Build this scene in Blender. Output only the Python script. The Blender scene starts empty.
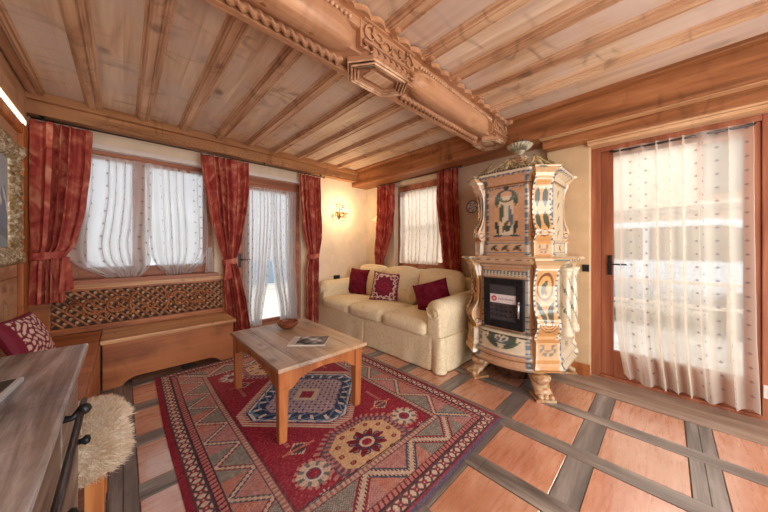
import bpy, bmesh, math, random
import numpy as np
from mathutils import Vector, Matrix
PI = math.pi
scene = bpy.context.scene
C = scene.collection
random.seed(7); rng = np.random.default_rng(7)

# ------------------------------------------------------------------ camera, world, light, exposure
cam_d = bpy.data.cameras.new('camera'); cam = bpy.data.objects.new('camera', cam_d); C.objects.link(cam)
cam.location = (0, 0, 1.2); cam.rotation_euler = (PI/2, 0, -0.766)
cam_d.sensor_width = 36; cam_d.lens = 271/768*36; cam_d.shift_y = -8.5/768; cam_d.clip_start = .02
scene.camera = cam
scene.view_settings.view_transform = 'Standard'; scene.view_settings.look = 'None'
scene.view_settings.gamma = 1; scene.view_settings.use_curve_mapping = False
scene.view_settings.exposure = 0.22
world = bpy.data.worlds.new('sky'); scene.world = world; world.use_nodes = True
bg = world.node_tree.nodes['Background']; bg.inputs[0].default_value = (.97, .98, 1.0, 1); bg.inputs[1].default_value = 2.1
def area(name, loc, rot, sx, sy, power, col):
    l = bpy.data.lights.new(name, 'AREA'); l.shape = 'RECTANGLE'; l.size = sx; l.size_y = sy; l.energy = power; l.color = col
    o = bpy.data.objects.new(name, l); C.objects.link(o); o.location = loc; o.rotation_euler = rot
    return o
# unseen fill lights added behind the camera: one high, one low aimed upward
area('fill_light_high', (1.5, -1.7, 2.2), (math.radians(58), 0, math.radians(-8)), 2.8, .6, 26, (1, .98, .95))
area('fill_light_low', (.9, -1.5, .5), (math.radians(128), 0, math.radians(-12)), 2.6, .8, 36, (1, .96, .9))  # low fill added to brighten the ceiling, stands for no real lamp
sun_d = bpy.data.lights.new('sun', 'SUN'); sun_d.energy = 3.0; sun_d.angle = math.radians(14); sun_d.color = (1, .93, .84)
sun = bpy.data.objects.new('sun', sun_d); C.objects.link(sun)
sun.rotation_euler = Vector((-.85, .12, -.62)).to_track_quat('-Z', 'Y').to_euler()

# ------------------------------------------------------------------ helpers
def lin(c):
    c = np.asarray(c, float)/255.
    return np.where(c <= .04045, c/12.92, ((c+.055)/1.055)**2.4)
def L4(c): return tuple(float(v) for v in lin(c))+(1,)
MATS = {}
class NT:
    def __init__(s, name):
        s.m = bpy.data.materials.new(name); s.m.use_nodes = True; s.t = s.m.node_tree; s.t.nodes.clear()
        s.out = s.t.nodes.new('ShaderNodeOutputMaterial'); MATS[name] = s.m
    def n(s, typ, ins=None, **props):
        nd = s.t.nodes.new('ShaderNode'+typ)
        for k, v in props.items(): setattr(nd, k, v)
        for k, v in (ins or {}).items():
            i = nd.inputs[k]
            if isinstance(v, bpy.types.NodeSocket): s.t.links.new(v, i)
            elif isinstance(v, bpy.types.Node): s.t.links.new(v.outputs[0], i)
            else: i.default_value = v
        return nd
    def ramp(s, fac, stops):
        r = s.n('ValToRGB', {0: fac}); e = r.color_ramp.elements
        while len(e) < len(stops): e.new(.5)
        for i, (p, c) in enumerate(stops):
            e[i].position = p; e[i].color = L4(c) if not np.isscalar(c) else (c, c, c, 1)
        return r.outputs[0]
    def mix(s, fac, a, b, mode='MIX'):
        nd = s.t.nodes.new('ShaderNodeMix'); nd.data_type = 'RGBA'; nd.blend_type = mode
        for i, v in ((0, fac), (6, a), (7, b)):
            if isinstance(v, bpy.types.NodeSocket): s.t.links.new(v, nd.inputs[i])
            elif isinstance(v, bpy.types.Node): s.t.links.new(v.outputs[0], nd.inputs[i])
            else: nd.inputs[i].default_value = v if i == 0 or len(v) == 4 else L4(v)
        return nd.outputs[2]
    def math(s, op, a, b=0.0, c=0.0):
        return s.n('Math', {0: a, 1: b, 2: c}, operation=op).outputs[0]
    def bsdf(s, col, rough=.6, bump=None, bstr=.2, bdist=.01, spec=.4, metal=0., coat=0., **kw):
        b = s.n('BsdfPrincipled', {'Base Color': col if not isinstance(col, (tuple, list)) else L4(col),
              'Roughness': rough, 'Metallic': metal, 'Specular IOR Level': spec, 'Coat Weight': coat, 'Coat Roughness': .08})
        for k, v in kw.items(): b.inputs[k.replace('_', ' ')].default_value = v
        if bump is not None:
            bp = s.n('Bump', {'Strength': bstr, 'Distance': bdist, 'Height': bump}); s.t.links.new(bp.outputs[0], b.inputs['Normal'])
        s.t.links.new(b.outputs[0], s.out.inputs[0]); return b
    def coord(s, scale=(1, 1, 1), rot=(0, 0, 0)):
        tc = s.n('TexCoord'); return s.n('Mapping', {0: tc.outputs['Object'], 'Scale': scale, 'Rotation': rot}).outputs[0]

def wood(name, light, mid, dark, axis='y', scale=1.0, knots=.5, rough=.5, plank=0, blot=None, knotc=(60, 35, 22), coat=0., flat=None):
    FX = {'x': 0, 'y': 1, 'z': 2}.get(flat, None)
    t = NT(name)
    k = {'x': 0, 'y': 1, 'z': 2}[axis]
    sc = [9*scale]*3; sc[k] = .8*scale
    co = t.coord(tuple(sc))
    if plank:
        tc = t.n('TexCoord'); sep = t.n('SeparateXYZ', {0: tc.outputs['Object']})
        pl = t.math('FLOOR', t.math('DIVIDE', sep.outputs[0 if axis != 'x' else 1], plank))
        wn = t.n('TexWhiteNoise', {'W': pl}, noise_dimensions='1D')
        off = t.n('VectorMath', {0: wn.outputs['Color'], 1: (7, 7, 7)}, operation='MULTIPLY')
        co = t.n('VectorMath', {0: co, 1: off.outputs[0]}, operation='ADD').outputs[0]
    n1 = t.n('TexNoise', {'Vector': co, 'Scale': 1.0, 'Detail': 6., 'Roughness': .6, 'Distortion': .6})
    sc2 = [60*scale]*3; sc2[k] = 1.6*scale
    n2 = t.n('TexNoise', {'Vector': t.coord(tuple(sc2)), 'Scale': 1., 'Detail': 3., 'Roughness': .7})
    col = t.ramp(n1.outputs[0], [(.32, dark), (.5, mid), (.66, light)])
    g = t.ramp(n2.outputs[0], [(.3, .74), (.6, 1.0)])
    col = t.mix(.55, col, g, 'MULTIPLY')
    if plank: col = t.mix(t.math('MULTIPLY', wn.outputs['Value'], .35), col, dark)
    if knots:
        sc3 = [4.6*scale]*3; sc3[k] = 2.4*scale
        if FX is not None: sc3[FX] = 0.
        vo = t.n('TexVoronoi', {'Vector': t.coord(tuple(sc3)), 'Scale': 1., 'Randomness': 1.})
        dn = t.n('TexNoise', {'Vector': t.coord((14, 14, 14)), 'Scale': 1.})
        d = t.math('ADD', vo.outputs['Distance'], t.math('MULTIPLY', t.math('SUBTRACT', dn.outputs[0], .5), .25))
        kn = t.ramp(d, [(.05, 1.0), (.12, .55), (.21, 0.)])
        col = t.mix(t.math('MULTIPLY', kn, knots), col, knotc)
        # dark resin streaks across the grain
        sc4 = [1.8*scale]*3; sc4[k] = 5.*scale
        if FX is not None: sc4[FX] = 0.
        st = t.n('TexNoise', {'Vector': t.coord(tuple(sc4)), 'Scale': 1., 'Detail': 1., 'Distortion': .4})
        sg = t.n('TexNoise', {'Vector': t.coord((2.1, 2.1, 2.1)), 'Scale': 1.6})
        sm = t.math('ABSOLUTE', t.math('SUBTRACT', st.outputs[0], .5))
        sk = t.ramp(sm, [(.0, .8), (.014, .5), (.05, .0)])
        col = t.mix(t.math('MULTIPLY', t.math('MULTIPLY', sk, knots), t.ramp(sg.outputs[0], [(.47, 0.), (.58, .8)])), col, knotc)
    if blot:
        bn = t.n('TexNoise', {'Vector': t.coord((2.2, 2.2, 2.2)), 'Scale': 1., 'Detail': 3.})
        col = t.mix(t.ramp(bn.outputs[0], [(.42, 0.), (.62, .8)]), col, blot)
    t.bsdf(col, rough, n2.outputs[0], .25, .004, coat=coat)
    return t.m
def plain(name, col, rough=.6, metal=0., noise=0, nscale=30, spec=.4, coat=0., bstr=.2, col2=None, **kw):
    t = NT(name); n = t.n('TexNoise', {'Vector': t.coord(), 'Scale': nscale, 'Detail': 4.})
    c2 = col2 or tuple(max(0, v-noise) for v in col)
    c = t.mix(t.ramp(n.outputs[0], [(.35, 0.), (.65, 1.)]), col, c2)
    t.bsdf(c, rough, n.outputs[0] if bstr else None, bstr, .002, metal=metal, spec=spec, coat=coat, **kw); return t.m
def painted(name, rough=.6, spec=.4, coat=0., nz=.12, nscale=60, sheen=0., bstr=.1):
    t = NT(name); a = t.n('Attribute', attribute_name='Col')
    n = t.n('TexNoise', {'Vector': t.coord(), 'Scale': nscale, 'Detail': 3.})
    c = t.mix(nz, a.outputs[0], t.ramp(n.outputs[0], [(.3, 0.1), (.7, 1.)]), 'OVERLAY')
    t.bsdf(c, rough, n.outputs[0], bstr, .002, spec=spec, coat=coat); return t.m
def emit(name, col, s):
    t = NT(name); e = t.n('Emission', {0: L4(col), 1: s}); t.t.links.new(e.outputs[0], t.out.inputs[0]); return t.m

# materials
W_CEIL = wood('ceiling_pine', (238, 216, 190), (222, 192, 162), (190, 152, 122), 'y', 1.0, .8, .55, plank=.334, blot=(208, 188, 178), knotc=(96, 72, 66), flat='z')
W_BAT = wood('batten_pine', (226, 190, 156), (206, 164, 130), (170, 126, 94), 'y', 1.2, .5, .5, flat='z')
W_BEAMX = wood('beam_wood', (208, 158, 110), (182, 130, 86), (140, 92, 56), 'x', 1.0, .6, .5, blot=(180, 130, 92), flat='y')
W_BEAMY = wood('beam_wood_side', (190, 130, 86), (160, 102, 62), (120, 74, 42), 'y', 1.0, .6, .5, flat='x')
W_CARV = wood('carved_wood', (214, 166, 128), (188, 138, 100), (138, 92, 64), 'x', 1.4, .3, .45, blot=(176, 130, 100))
W_BENCH = wood('bench_wood', (198, 130, 80), (170, 102, 60), (126, 70, 40), 'x', 1.0, .5, .38, blot=(190, 122, 76), flat='y')
W_SEAT = wood('bench_seat_wood', (236, 194, 150), (216, 166, 120), (172, 118, 78), 'x', 1.0, .5, .35, flat='z')
W_LATT = wood('lattice_wood', (190, 138, 100), (164, 112, 78), (120, 76, 50), 'x', 1.5, 0, .45)
W_WALL = wood('wall_pine', (228, 192, 160), (210, 168, 134), (176, 130, 98), 'y', 1.0, .8, .5, blot=(206, 168, 140), flat='x')
W_POST = wood('post_pine', (220, 152, 92), (200, 124, 68), (160, 90, 46), 'z', 1.0, .5, .45)
W_WIN = wood('window_wood', (190, 130, 98), (168, 106, 78), (134, 80, 56), 'x', 1.0, 0, .45)
W_DOOR = wood('door_wood', (180, 118, 88), (160, 96, 68), (128, 70, 50), 'z', 1.0, 0, .4)
W_LINT = wood('pale_lintel', (226, 186, 146), (206, 160, 118), (176, 126, 88), 'y', 1.0, .2, .45)
W_TTOP = wood('table_top_wood', (206, 190, 176), (178, 158, 142), (136, 114, 98), 'y', 1.5, .6, .32, blot=(200, 160, 122), flat='z')
W_TLEG = wood('table_leg_wood', (204, 134, 82), (180, 108, 62), (142, 80, 46), 'z', 1.0, .25, .35)
W_STRIP = wood('oak_strip', (166, 154, 144), (130, 118, 110), (90, 80, 73), 'y', 1.5, .2, .4)
W_STRIPX = wood('oak_strip_cross', (160, 150, 142), (124, 114, 108), (86, 78, 73), 'x', 1.5, .2, .4)
W_SILL = wood('threshold_oak', (180, 158, 142), (152, 128, 112), (116, 94, 80), 'y', 1.2, .2, .4)
W_DRES = wood('dresser_top_wood', (206, 206, 212), (146, 144, 148), (76, 72, 74), 'y', 2.6, .3, .24, blot=(150, 132, 118), flat='z')
W_DSIDE = wood('dresser_side_wood', (160, 146, 136), (124, 108, 96), (78, 64, 56), 'y', 1.6, .3, .4)
W_BOWL = wood('bowl_wood', (160, 96, 62), (132, 70, 42), (90, 44, 26), 'x', 3.0, 0, .25)
PLAST = plain('cream_plaster', (240, 222, 198), .85, noise=10, nscale=8, bstr=.1)
PLASTP = plain('pinkish_plaster', (222, 202, 180), .85, noise=10, nscale=8, bstr=.1)
WHITE = plain('white_paint', (236, 228, 222), .6, noise=8)
IRON = plain('black_iron', (52, 54, 58), .35, metal=.6, noise=12)
IRONM = plain('grey_iron', (96, 92, 92), .3, metal=.8, noise=20)
BRASS = plain('aged_brass', (176, 140, 84), .35, metal=.8, noise=40)
DARKP = plain('black_plastic', (44, 42, 42), .4, noise=5)
GROUT = plain('grout', (120, 104, 92), .9, noise=20)
BURG = plain('burgundy_velvet', (126, 30, 58), .8, noise=34, nscale=14, spec=.2)
def terracotta():
    t = NT('terracotta'); n = t.n('TexNoise', {'Vector': t.coord((1, 1, 1)), 'Scale': 2.4, 'Detail': 5., 'Roughness': .6})
    n2 = t.n('TexNoise', {'Vector': t.coord((3, 26, 3), (0, 0, .5)), 'Scale': 1.5, 'Detail': 5., 'Roughness': .7})
    a = t.n('Attribute', attribute_name='Col')
    c = t.mix(.6, t.ramp(n.outputs[0], [(.3, (188, 126, 96)), (.5, (206, 150, 122)), (.7, (220, 176, 154))]), a.outputs[0], 'MULTIPLY')
    c = t.mix(t.ramp(n2.outputs[0], [(.5, 0.), (.8, .45)]), c, (236, 196, 172))
    t.bsdf(c, t.ramp(n2.outputs[0], [(.3, .22), (.8, .4)]), n2.outputs[0], .2, .002, spec=.8, coat=1.); return t.m
TERRA = terracotta()
def red_curtain():
    t = NT('red_damask')
    co = t.coord((1, 1, .8)); n = t.n('TexNoise', {'Vector': co, 'Scale': 9., 'Detail': 3., 'Distortion': 1.0})
    n3 = t.n('TexNoise', {'Vector': t.coord((1, 1, .6)), 'Scale': 40., 'Detail': 3.})
    c = t.ramp(n.outputs[0], [(.34, (176, 70, 64)), (.47, (198, 92, 80)), (.56, (214, 116, 96)), (.68, (232, 162, 132))])
    c = t.mix(.35, c, t.ramp(n3.outputs[0], [(.3, .66), (.65, 1.)]), 'MULTIPLY')
    b = t.bsdf(c, .55, n.outputs[0], .15, .003, spec=.3)
    tr = t.n('BsdfTranslucent', {0: c}); mx = t.n('MixShader', {0: .22, 1: b.outputs[0], 2: tr.outputs[0]})
    t.t.links.new(mx.outputs[0], t.out.inputs[0]); return t.m
REDC = red_curtain()
def sheer(name, col, dotc, alpha, du=.105, dv=.1):
    t = NT(name); a = t.n('Attribute', attribute_name='cloth'); s = t.n('SeparateXYZ', {0: a.outputs['Vector']})
    u = t.math('DIVIDE', s.outputs[0], du); v = t.math('DIVIDE', s.outputs[1], dv)
    row = t.math('MULTIPLY', t.math('MODULO', t.math('FLOOR', u), 2.), .5)
    fu = t.math('SUBTRACT', t.math('FRACT', u), .5); fv = t.math('SUBTRACT', t.math('FRACT', t.math('ADD', v, row)), .5)
    d = t.math('ADD', t.math('ABSOLUTE', fu), t.math('ABSOLUTE', fv))
    dot = t.ramp(d, [(.09, 1.), (.13, 0.)])
    c = t.mix(dot, col, dotc)
    df = t.n('BsdfDiffuse', {0: c}); tr = t.n('BsdfTranslucent', {0: c}); m1 = t.n('MixShader', {0: .62, 1: df.outputs[0], 2: tr.outputs[0]})
    tp = t.n('BsdfTransparent'); al = t.math('ADD', alpha, t.math('MULTIPLY', dot, .3))
    fr = t.n('LayerWeight', {0: .35}); al = t.math('MINIMUM', t.math('ADD', al, t.math('MULTIPLY', fr.outputs[1], .5)), 1.)
    m2 = t.n('MixShader', {0: al, 1: tp.outputs[0], 2: m1.outputs[0]}); t.t.links.new(m2.outputs[0], t.out.inputs[0]); return t.m
SHEER = sheer('white_sheer', (250, 251, 252), (170, 164, 158), .52, .13, .125)
SHEERC = sheer('cream_sheer', (248, 242, 232), (172, 162, 164), .55, .11, .1)
def glass():
    t = NT('window_glass'); tp = t.n('BsdfTransparent', {0: (.96, .98, .98, 1)}); gl = t.n('BsdfGlossy', {0: (1, 1, 1, 1), 1: .02})
    f = t.n('Fresnel', {0: 1.3}); m = t.n('MixShader', {0: f.outputs[0], 1: tp.outputs[0], 2: gl.outputs[0]}); t.t.links.new(m.outputs[0], t.out.inputs[0]); return t.m
GLASS = glass()
def sofa_fabric():
    t = NT('cream_damask'); co = t.coord()
    n = t.n('TexNoise', {'Vector': co, 'Scale': 9., 'Detail': 1., 'Distortion': 3.})
    d = t.math('ABSOLUTE', t.math('SUBTRACT', n.outputs[0], .5))
    k = t.ramp(d, [(.015, 1.), (.06, 0.)])
    c = t.mix(t.math('MULTIPLY', k, .5), (236, 222, 188), (206, 180, 138))
    n2 = t.n('TexNoise', {'Vector': co, 'Scale': 2.5, 'Detail': 2.}); c = t.mix(t.ramp(n2.outputs[0], [(.4, 0.), (.7, .5)]), c, (240, 226, 196))
    t.bsdf(c, .75, n2.outputs[0], .1, .01, spec=.25); return t.m
SOFA = sofa_fabric()
PAINTG = painted('glazed_paint', .16, .6, .5, .1, 30)
PAINTC = painted('woven_paint', .85, .1, 0, .25, 140, bstr=.4)
PAINTM = painted('matt_paint', .6, .3, 0, .12, 50)

# ------------------------------------------------------------------ geometry helpers
def world_off(p):
    v = Vector((0, 0, 0))
    while p is not None: v = v + p.location; p = p.parent
    return v
def finish(me, name, mat, parent, smooth, local):
    if parent is not None and not local:
        o3 = world_off(parent); me.transform(Matrix.Translation(-o3))
    if isinstance(mat, (list, tuple)):
        for m in mat: me.materials.append(m)
    elif mat: me.materials.append(mat)
    if smooth: me.polygons.foreach_set('use_smooth', [True]*len(me.polygons))
    o = bpy.data.objects.new(name, me); C.objects.link(o)
    if parent is not None: o.parent = parent
    return o
def obj(name, bm, mat, parent=None, smooth=False, local=False):
    me = bpy.data.meshes.new(name); bm.to_mesh(me); bm.free()
    return finish(me, name, mat, parent, smooth, local)
def thing(name, label, cat, loc=(0, 0, 0), group=None, kind=None):
    o = bpy.data.objects.new(name, None); C.objects.link(o); o.location = loc; o.empty_display_size = .05
    tag(o, label, cat, group, kind); return o
def tag(o, label=None, cat=None, group=None, kind=None):
    if label: o['label'] = label
    if cat: o['category'] = cat
    if group: o['group'] = group
    if kind: o['kind'] = kind
    return o
def struct(name, bm, mat, label=None, smooth=False):
    o = obj(name, bm, mat, None, smooth); o['kind'] = 'structure'
    if label: o['label'] = label
    return o
def B(): return bmesh.new()
def box(bm, x0, x1, y0, y1, z0, z1, bev=0, mi=0):
    r = bmesh.ops.create_cube(bm, size=1)
    bmesh.ops.scale(bm, vec=(abs(x1-x0), abs(y1-y0), abs(z1-z0)), verts=r['verts'])
    bmesh.ops.translate(bm, vec=((x0+x1)/2, (y0+y1)/2, (z0+z1)/2), verts=r['verts'])
    fs = set(f for v in r['verts'] for f in v.link_faces)
    for f in fs: f.material_index = mi
    if bev:
        es = list(set(e for f in fs for e in f.edges))
        g = bmesh.ops.bevel(bm, geom=es, offset=bev, segments=2, profile=.6, affect='EDGES')
        for f in g['faces']: f.material_index = mi
    return r['verts']
def bx(*a, bev=0): bm = B(); box(bm, *a, bev=bev); return bm
def lathe(bm, prof, c=(0, 0, 0), seg=24, axis='z', sx=1, sy=1):
    rows = []
    for r, z in prof:
        row = []
        for i in range(seg):
            a = 2*PI*i/seg; p = (r*math.cos(a)*sx, r*math.sin(a)*sy, z)
            if axis == 'x': p = (p[2], p[0], p[1])
            if axis == 'y': p = (p[0], p[2], p[1])
            row.append(bm.verts.new((p[0]+c[0], p[1]+c[1], p[2]+c[2])))
        rows.append(row)
    for a, b in zip(rows, rows[1:]):
        for i in range(seg):
            try: bm.faces.new((a[i], a[(i+1) % seg], b[(i+1) % seg], b[i]))
            except ValueError: pass
    for row in (rows[0], rows[-1]):
        try: bm.faces.new(row)
        except ValueError: pass
    return bm
def tube(bm, pts, r, seg=8, cap=True):
    pts = [Vector(p) for p in pts]; n = len(pts)
    rad = r if isinstance(r, (list, tuple)) else [r]*n
    rows = []; up = Vector((0, 0, 1))
    for i, p in enumerate(pts):
        t = (pts[min(i+1, n-1)]-pts[max(i-1, 0)]).normalized()
        a = t.cross(up)
        if a.length < .1: a = t.cross(Vector((0, 1, 0)))
        a.normalize(); b = t.cross(a).normalized()
        rows.append([bm.verts.new(p+rad[i]*(math.cos(2*PI*k/seg)*a+math.sin(2*PI*k/seg)*b)) for k in range(seg)])
    for u, v in zip(rows, rows[1:]):
        for k in range(seg): bm.faces.new((u[k], u[(k+1) % seg], v[(k+1) % seg], v[k]))
    if cap: bm.faces.new(rows[0][::-1]); bm.faces.new(rows[-1])
    return bm
def prism(bm, poly, a0, a1, axis='x'):
    """poly: 2D points in the plane normal to axis, extruded from a0 to a1"""
    def P(u, v, a): return {'x': (a, u, v), 'y': (u, a, v), 'z': (u, v, a)}[axis]
    A = [bm.verts.new(P(u, v, a0)) for u, v in poly]; Bv = [bm.verts.new(P(u, v, a1)) for u, v in poly]
    n = len(poly)
    for i in range(n): bm.faces.new((A[i], A[(i+1) % n], Bv[(i+1) % n], Bv[i]))
    bm.faces.new(A[::-1]); bm.faces.new(Bv)
    bmesh.ops.recalc_face_normals(bm, faces=bm.faces)
    return bm
def grid(name, P, mat, parent=None, col=None, cloth=None, smooth=True, closed_u=False, local=False, mi=None):
    """P: (nu, nv, 3) array -> one mesh"""
    nu, nv = P.shape[:2]
    idx = np.arange(nu*nv).reshape(nu, nv)
    if closed_u: idx = np.vstack([idx, idx[:1]])
    f = np.stack([idx[:-1, :-1], idx[1:, :-1], idx[1:, 1:], idx[:-1, 1:]], -1).reshape(-1, 4)
    me = bpy.data.meshes.new(name); me.vertices.add(nu*nv); me.vertices.foreach_set('co', P.reshape(-1).astype('f'))
    me.loops.add(f.size); me.loops.foreach_set('vertex_index', f.reshape(-1).astype('i'))
    me.polygons.add(len(f)); me.polygons.foreach_set('loop_start', np.arange(0, f.size, 4, dtype='i'))
    me.polygons.foreach_set('loop_total', np.full(len(f), 4, dtype='i'))
    me.update(calc_edges=True)
    if col is not None: setcol(me, col.reshape(-1, 3))
    if cloth is not None:
        a = me.attributes.new('cloth', 'FLOAT_VECTOR', 'POINT'); a.data.foreach_set('vector', cloth.reshape(-1).astype('f'))
    return finish(me, name, mat, parent, smooth, local)
def setcol(me, rgb):
    a = me.attributes.new('Col', 'FLOAT_COLOR', 'POINT')
    c = np.ones((len(rgb), 4), 'f'); c[:, :3] = lin(rgb); a.data.foreach_set('color', c.reshape(-1))
def vcoords(me):
    c = np.empty(len(me.vertices)*3, 'f'); me.vertices.foreach_get('co', c); return c.reshape(-1, 3)
def softbox(name, sx, sy, sz, r, mat, parent, loc, bulge=(0, 0, 0), cuts=9, rot=None, wob=0., seed=0):
    bm = B(); bmesh.ops.create_cube(bm, size=2); bmesh.ops.subdivide_edges(bm, edges=bm.edges[:], cuts=cuts, use_grid_fill=True)
    h = Vector((sx/2, sy/2, sz/2))
    for v in bm.verts:
        p = Vector(v.co); q = Vector([p[i]*h[i] for i in range(3)])
        inner = Vector([max(-(h[i]-r), min(h[i]-r, q[i])) for i in range(3)]); d = q-inner
        if d.length > 1e-6: q = inner+d*(r/d.length) if d.length > r*.2 else q
        for i in range(3):
            j, k = (i+1) % 3, (i+2) % 3
            q[i] += math.copysign(1, p[i])*abs(p[i])*bulge[i]*(1-p[j]**2)*(1-p[k]**2)
        if wob:
            q += Vector((math.sin(q.y*23+seed)*math.sin(q.z*17+seed*2), math.sin(q.x*19+seed)*math.cos(q.z*21), math.sin(q.x*17+q.y*13+seed*3)))*wob
        v.co = q
    if rot: bmesh.ops.rotate(bm, cent=(0, 0, 0), matrix=rot, verts=bm.verts)
    bmesh.ops.translate(bm, vec=loc, verts=bm.verts)
    return obj(name, bm, mat, parent, True)
def fnoise(x, y, f=1., s=0):
    return (np.sin(x*12.9*f+s)*np.cos(y*7.7*f+1.3*s)+np.sin(x*5.1*f+y*9.3*f+2.1*s)+np.cos(x*21.7*f-y*15.1*f+.7*s)*.6)/2.6
# ================================================================== STRUCTURE
X0, X1, Y0, Y1, ZC = -.6, 3.2, -2.2, 3.8, 2.5
# ---- floor: terracotta squares in a grid of oak strips
bm = B(); box(bm, X0, X1+.15, Y0, Y1+.15, -.06, -.006, mi=3)
txs = [2.44-.477*k for k in range(0, 8)]; tys = [-.09+.484*k for k in range(-5, 9)]
for i, tx in enumerate(txs):
    for j, ty in enumerate(tys):
        x0, x1 = max(tx, X0), tx+.365
        y0, y1 = max(ty, Y0), min(ty+.365, Y1)
        if x1 < X0+.01 or y1 < Y0+.01 or y0 > Y1: continue
        box(bm, x0+.003, x1-.003, y0+.003, y1-.003, -.02, -.001+random.uniform(-.001, .001), bev=.003, mi=0)
        # cross strip beside the tile (towards +y), full between the long strips
        ya, yb = ty+.365, min(ty+.484, Y1)
        if ya < Y1 and yb > Y0:
            if j % 4 == 0 or random.random() < .2:
                m = (ya+yb)/2; box(bm, x0, x1, ya+.001, m-.001, -.02, .001, bev=.002, mi=2); box(bm, x0, x1, m+.001, yb-.001, -.02, .001, bev=.002, mi=2)
            else: box(bm, x0, x1, ya+.001, yb-.001, -.02, .001, bev=.002, mi=2)
    # long strip on the room side of the tile column
    a, b = max(tx-.112, X0), tx
    if b > X0+.02:
        y = Y0
        while y < Y1:
            L = .484*random.choice((2, 3, 3)); e = min(y+L, Y1)
            if i in (4, 5): m = (a+b)/2; box(bm, a+.001, m-.001, y+.001, e-.001, -.02, .002, bev=.002, mi=1); box(bm, m+.001, b-.001, y+.001, e-.001, -.02, .002, bev=.002, mi=1)
            else: box(bm, a+.001, b-.001, y+.001, e-.001, -.02, .002, bev=.002, mi=1)
            y = e
box(bm, 2.81, X1+.1, Y0, Y1, -.02, .004, bev=.003, mi=4)
fl = struct('floor', bm, [TERRA, W_STRIP, W_STRIPX, GROUT, W_SILL], 'terracotta tile floor divided by grey oak strips')
co = vcoords(fl.data); r = np.sin(np.floor((co[:, 0]-2.44)/.477)*12.9+np.floor((co[:, 1]+.09)/.484)*78.2)*43758.5; r = r-np.floor(r)
r2 = np.modf(r*17.3)[0]
setcol(fl.data, np.stack([250-14*r2, 238-40*r, 228-56*r], 1))

# ---- walls
def wall_with_holes(name, axis, a0, a1, t0, t1, z1, holes, mat, label):
    bm = B(); cuts = sorted(holes); a = a0
    def bb(u0, u1, z0, zz):
        if u1-u0 < 1e-4 or zz-z0 < 1e-4: return
        if axis == 'x': box(bm, u0, u1, t0, t1, z0, zz)
        else: box(bm, t0, t1, u0, u1, z0, zz)
    for h0, h1, hz0, hz1 in cuts:
        bb(a, h0, 0, z1); bb(h0, h1, 0, hz0); bb(h0, h1, hz1, z1); a = h1
    bb(a, a1, 0, z1)
    return struct(name, bm, mat, label)
wall_with_holes('wall_back', 'x', X0-.1, X1+.2, Y1, Y1+.2, ZC+.06, [(-.36, .8, .86, 2.18), (1.05, 1.93, 0.0, 2.18)], PLAST, 'cream plaster wall with window and glazed door')
wall_with_holes('wall_right', 'y', Y0, Y1, X1, X1+.2, ZC+.06, [(-.52, .49, 0.0, 2.13), (2.12, 3.09, .85, 2.2)], PLASTP, 'pale plaster wall behind the sofa and tiled stove')
struct('wall_left', bx(X0-.1, X0, Y0, Y1, 0, ZC+.06), W_WALL, 'knotty pine panelled wall')
struct('wall_step', bx(3.12, X1, .49, .84, 0, 2.17, bev=.004), plain('tan_plaster', (216, 188, 150), .85, noise=10, nscale=8, bstr=.1), 'narrow plaster pier beside the terrace door')
struct('baseboard_right', bx(3.095, 3.12, .485, .86, 0, .11, bev=.004), W_TLEG)
bm = B(); box(bm, 1.96, X1, Y1-.018, Y1, 0, .1, bev=.003); struct('baseboard_back', bm, W_TLEG)
bm = B(); box(bm, X1-.018, X1, .86, Y1, 0, .1, bev=.003); struct('baseboard_side', bm, W_TLEG)
# ---- ceiling
struct('ceiling', bx(X0-.1, X1+.2, Y0, Y1+.2, ZC, ZC+.06), W_CEIL, 'pale pine board ceiling')
tn = [0]
def trim(bm, mat, label=None, smooth=False):
    tn[0] += 1; return struct('trim_%d' % tn[0], bm, mat, label, smooth)
def bead(bm, x, y0, y1, z, r):
    prism(bm, [(x+r*math.cos(a), z+r*.9*math.sin(a)) for a in [PI+PI*i/8 for i in range(9)]], y0, y1, 'y')
for k in range(-2, 10):
    x = .10+.333*k
    if x+.09 > 2.84 or x < X0: continue
    bm = B(); box(bm, x+.002, x+.088, Y0, 3.66, ZC-.028, ZC+.002); box(bm, x+.014, x+.052, Y0, 3.66, ZC-.04, ZC-.026)
    bead(bm, x-.004, Y0, 3.66, ZC-.0, .012); bead(bm, x+.094, Y0, 3.66, ZC-.0, .012); bead(bm, x+.08, Y0, 3.66, ZC-.027, .007)
    bead(bm, x+.064, Y0, 3.66, ZC-.027, .006)
    trim(bm, W_BAT, 'moulded pine batten covering a ceiling board joint')
bm = B(); box(bm, 2.80, 2.87, Y0, 3.66, ZC-.03, ZC); bead(bm, 2.81, Y0, 3.66, ZC-.022, .014); trim(bm, W_BEAMY)
# ---- twisted rope carving
def rope(name, a, b, r, pitch, mat, parent=None, axis='x', struct_=False, flat=1.0):
    L = b[0]-a[0] if axis == 'x' else b[1]-a[1]; n = int(L/pitch*9); th = np.linspace(0, 2*PI, 13)[:-1]
    s = np.linspace(0, L, n); T, S = np.meshgrid(th, s, indexing='ij')
    R = r*(1+.34*np.cos(2*(T)-2*PI*S/pitch))
    if axis == 'x': P = np.stack([a[0]+S, a[1]+R*np.cos(T), a[2]+R*np.sin(T)*flat], -1)
    return grid(name, P, mat, parent, closed_u=True)
# ---- beam over the window wall
bm = B(); box(bm, X0, 2.9, 3.66, Y1, 2.325, 2.43, bev=.006); box(bm, X0, 2.9, 3.615, Y1, 2.43, 2.5, bev=.008)
box(bm, X0, 2.9, 3.652, 3.67, 2.318, 2.33)
wb = trim(bm, W_BEAMX, 'pine ceiling beam over the curtain rod with carved rope edge')
r_ = rope('rope_moulding', (-.12, 3.662, 2.348), (2.62, 3.662, 2.348), .014, .05, W_BEAMX, wb)
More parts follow.
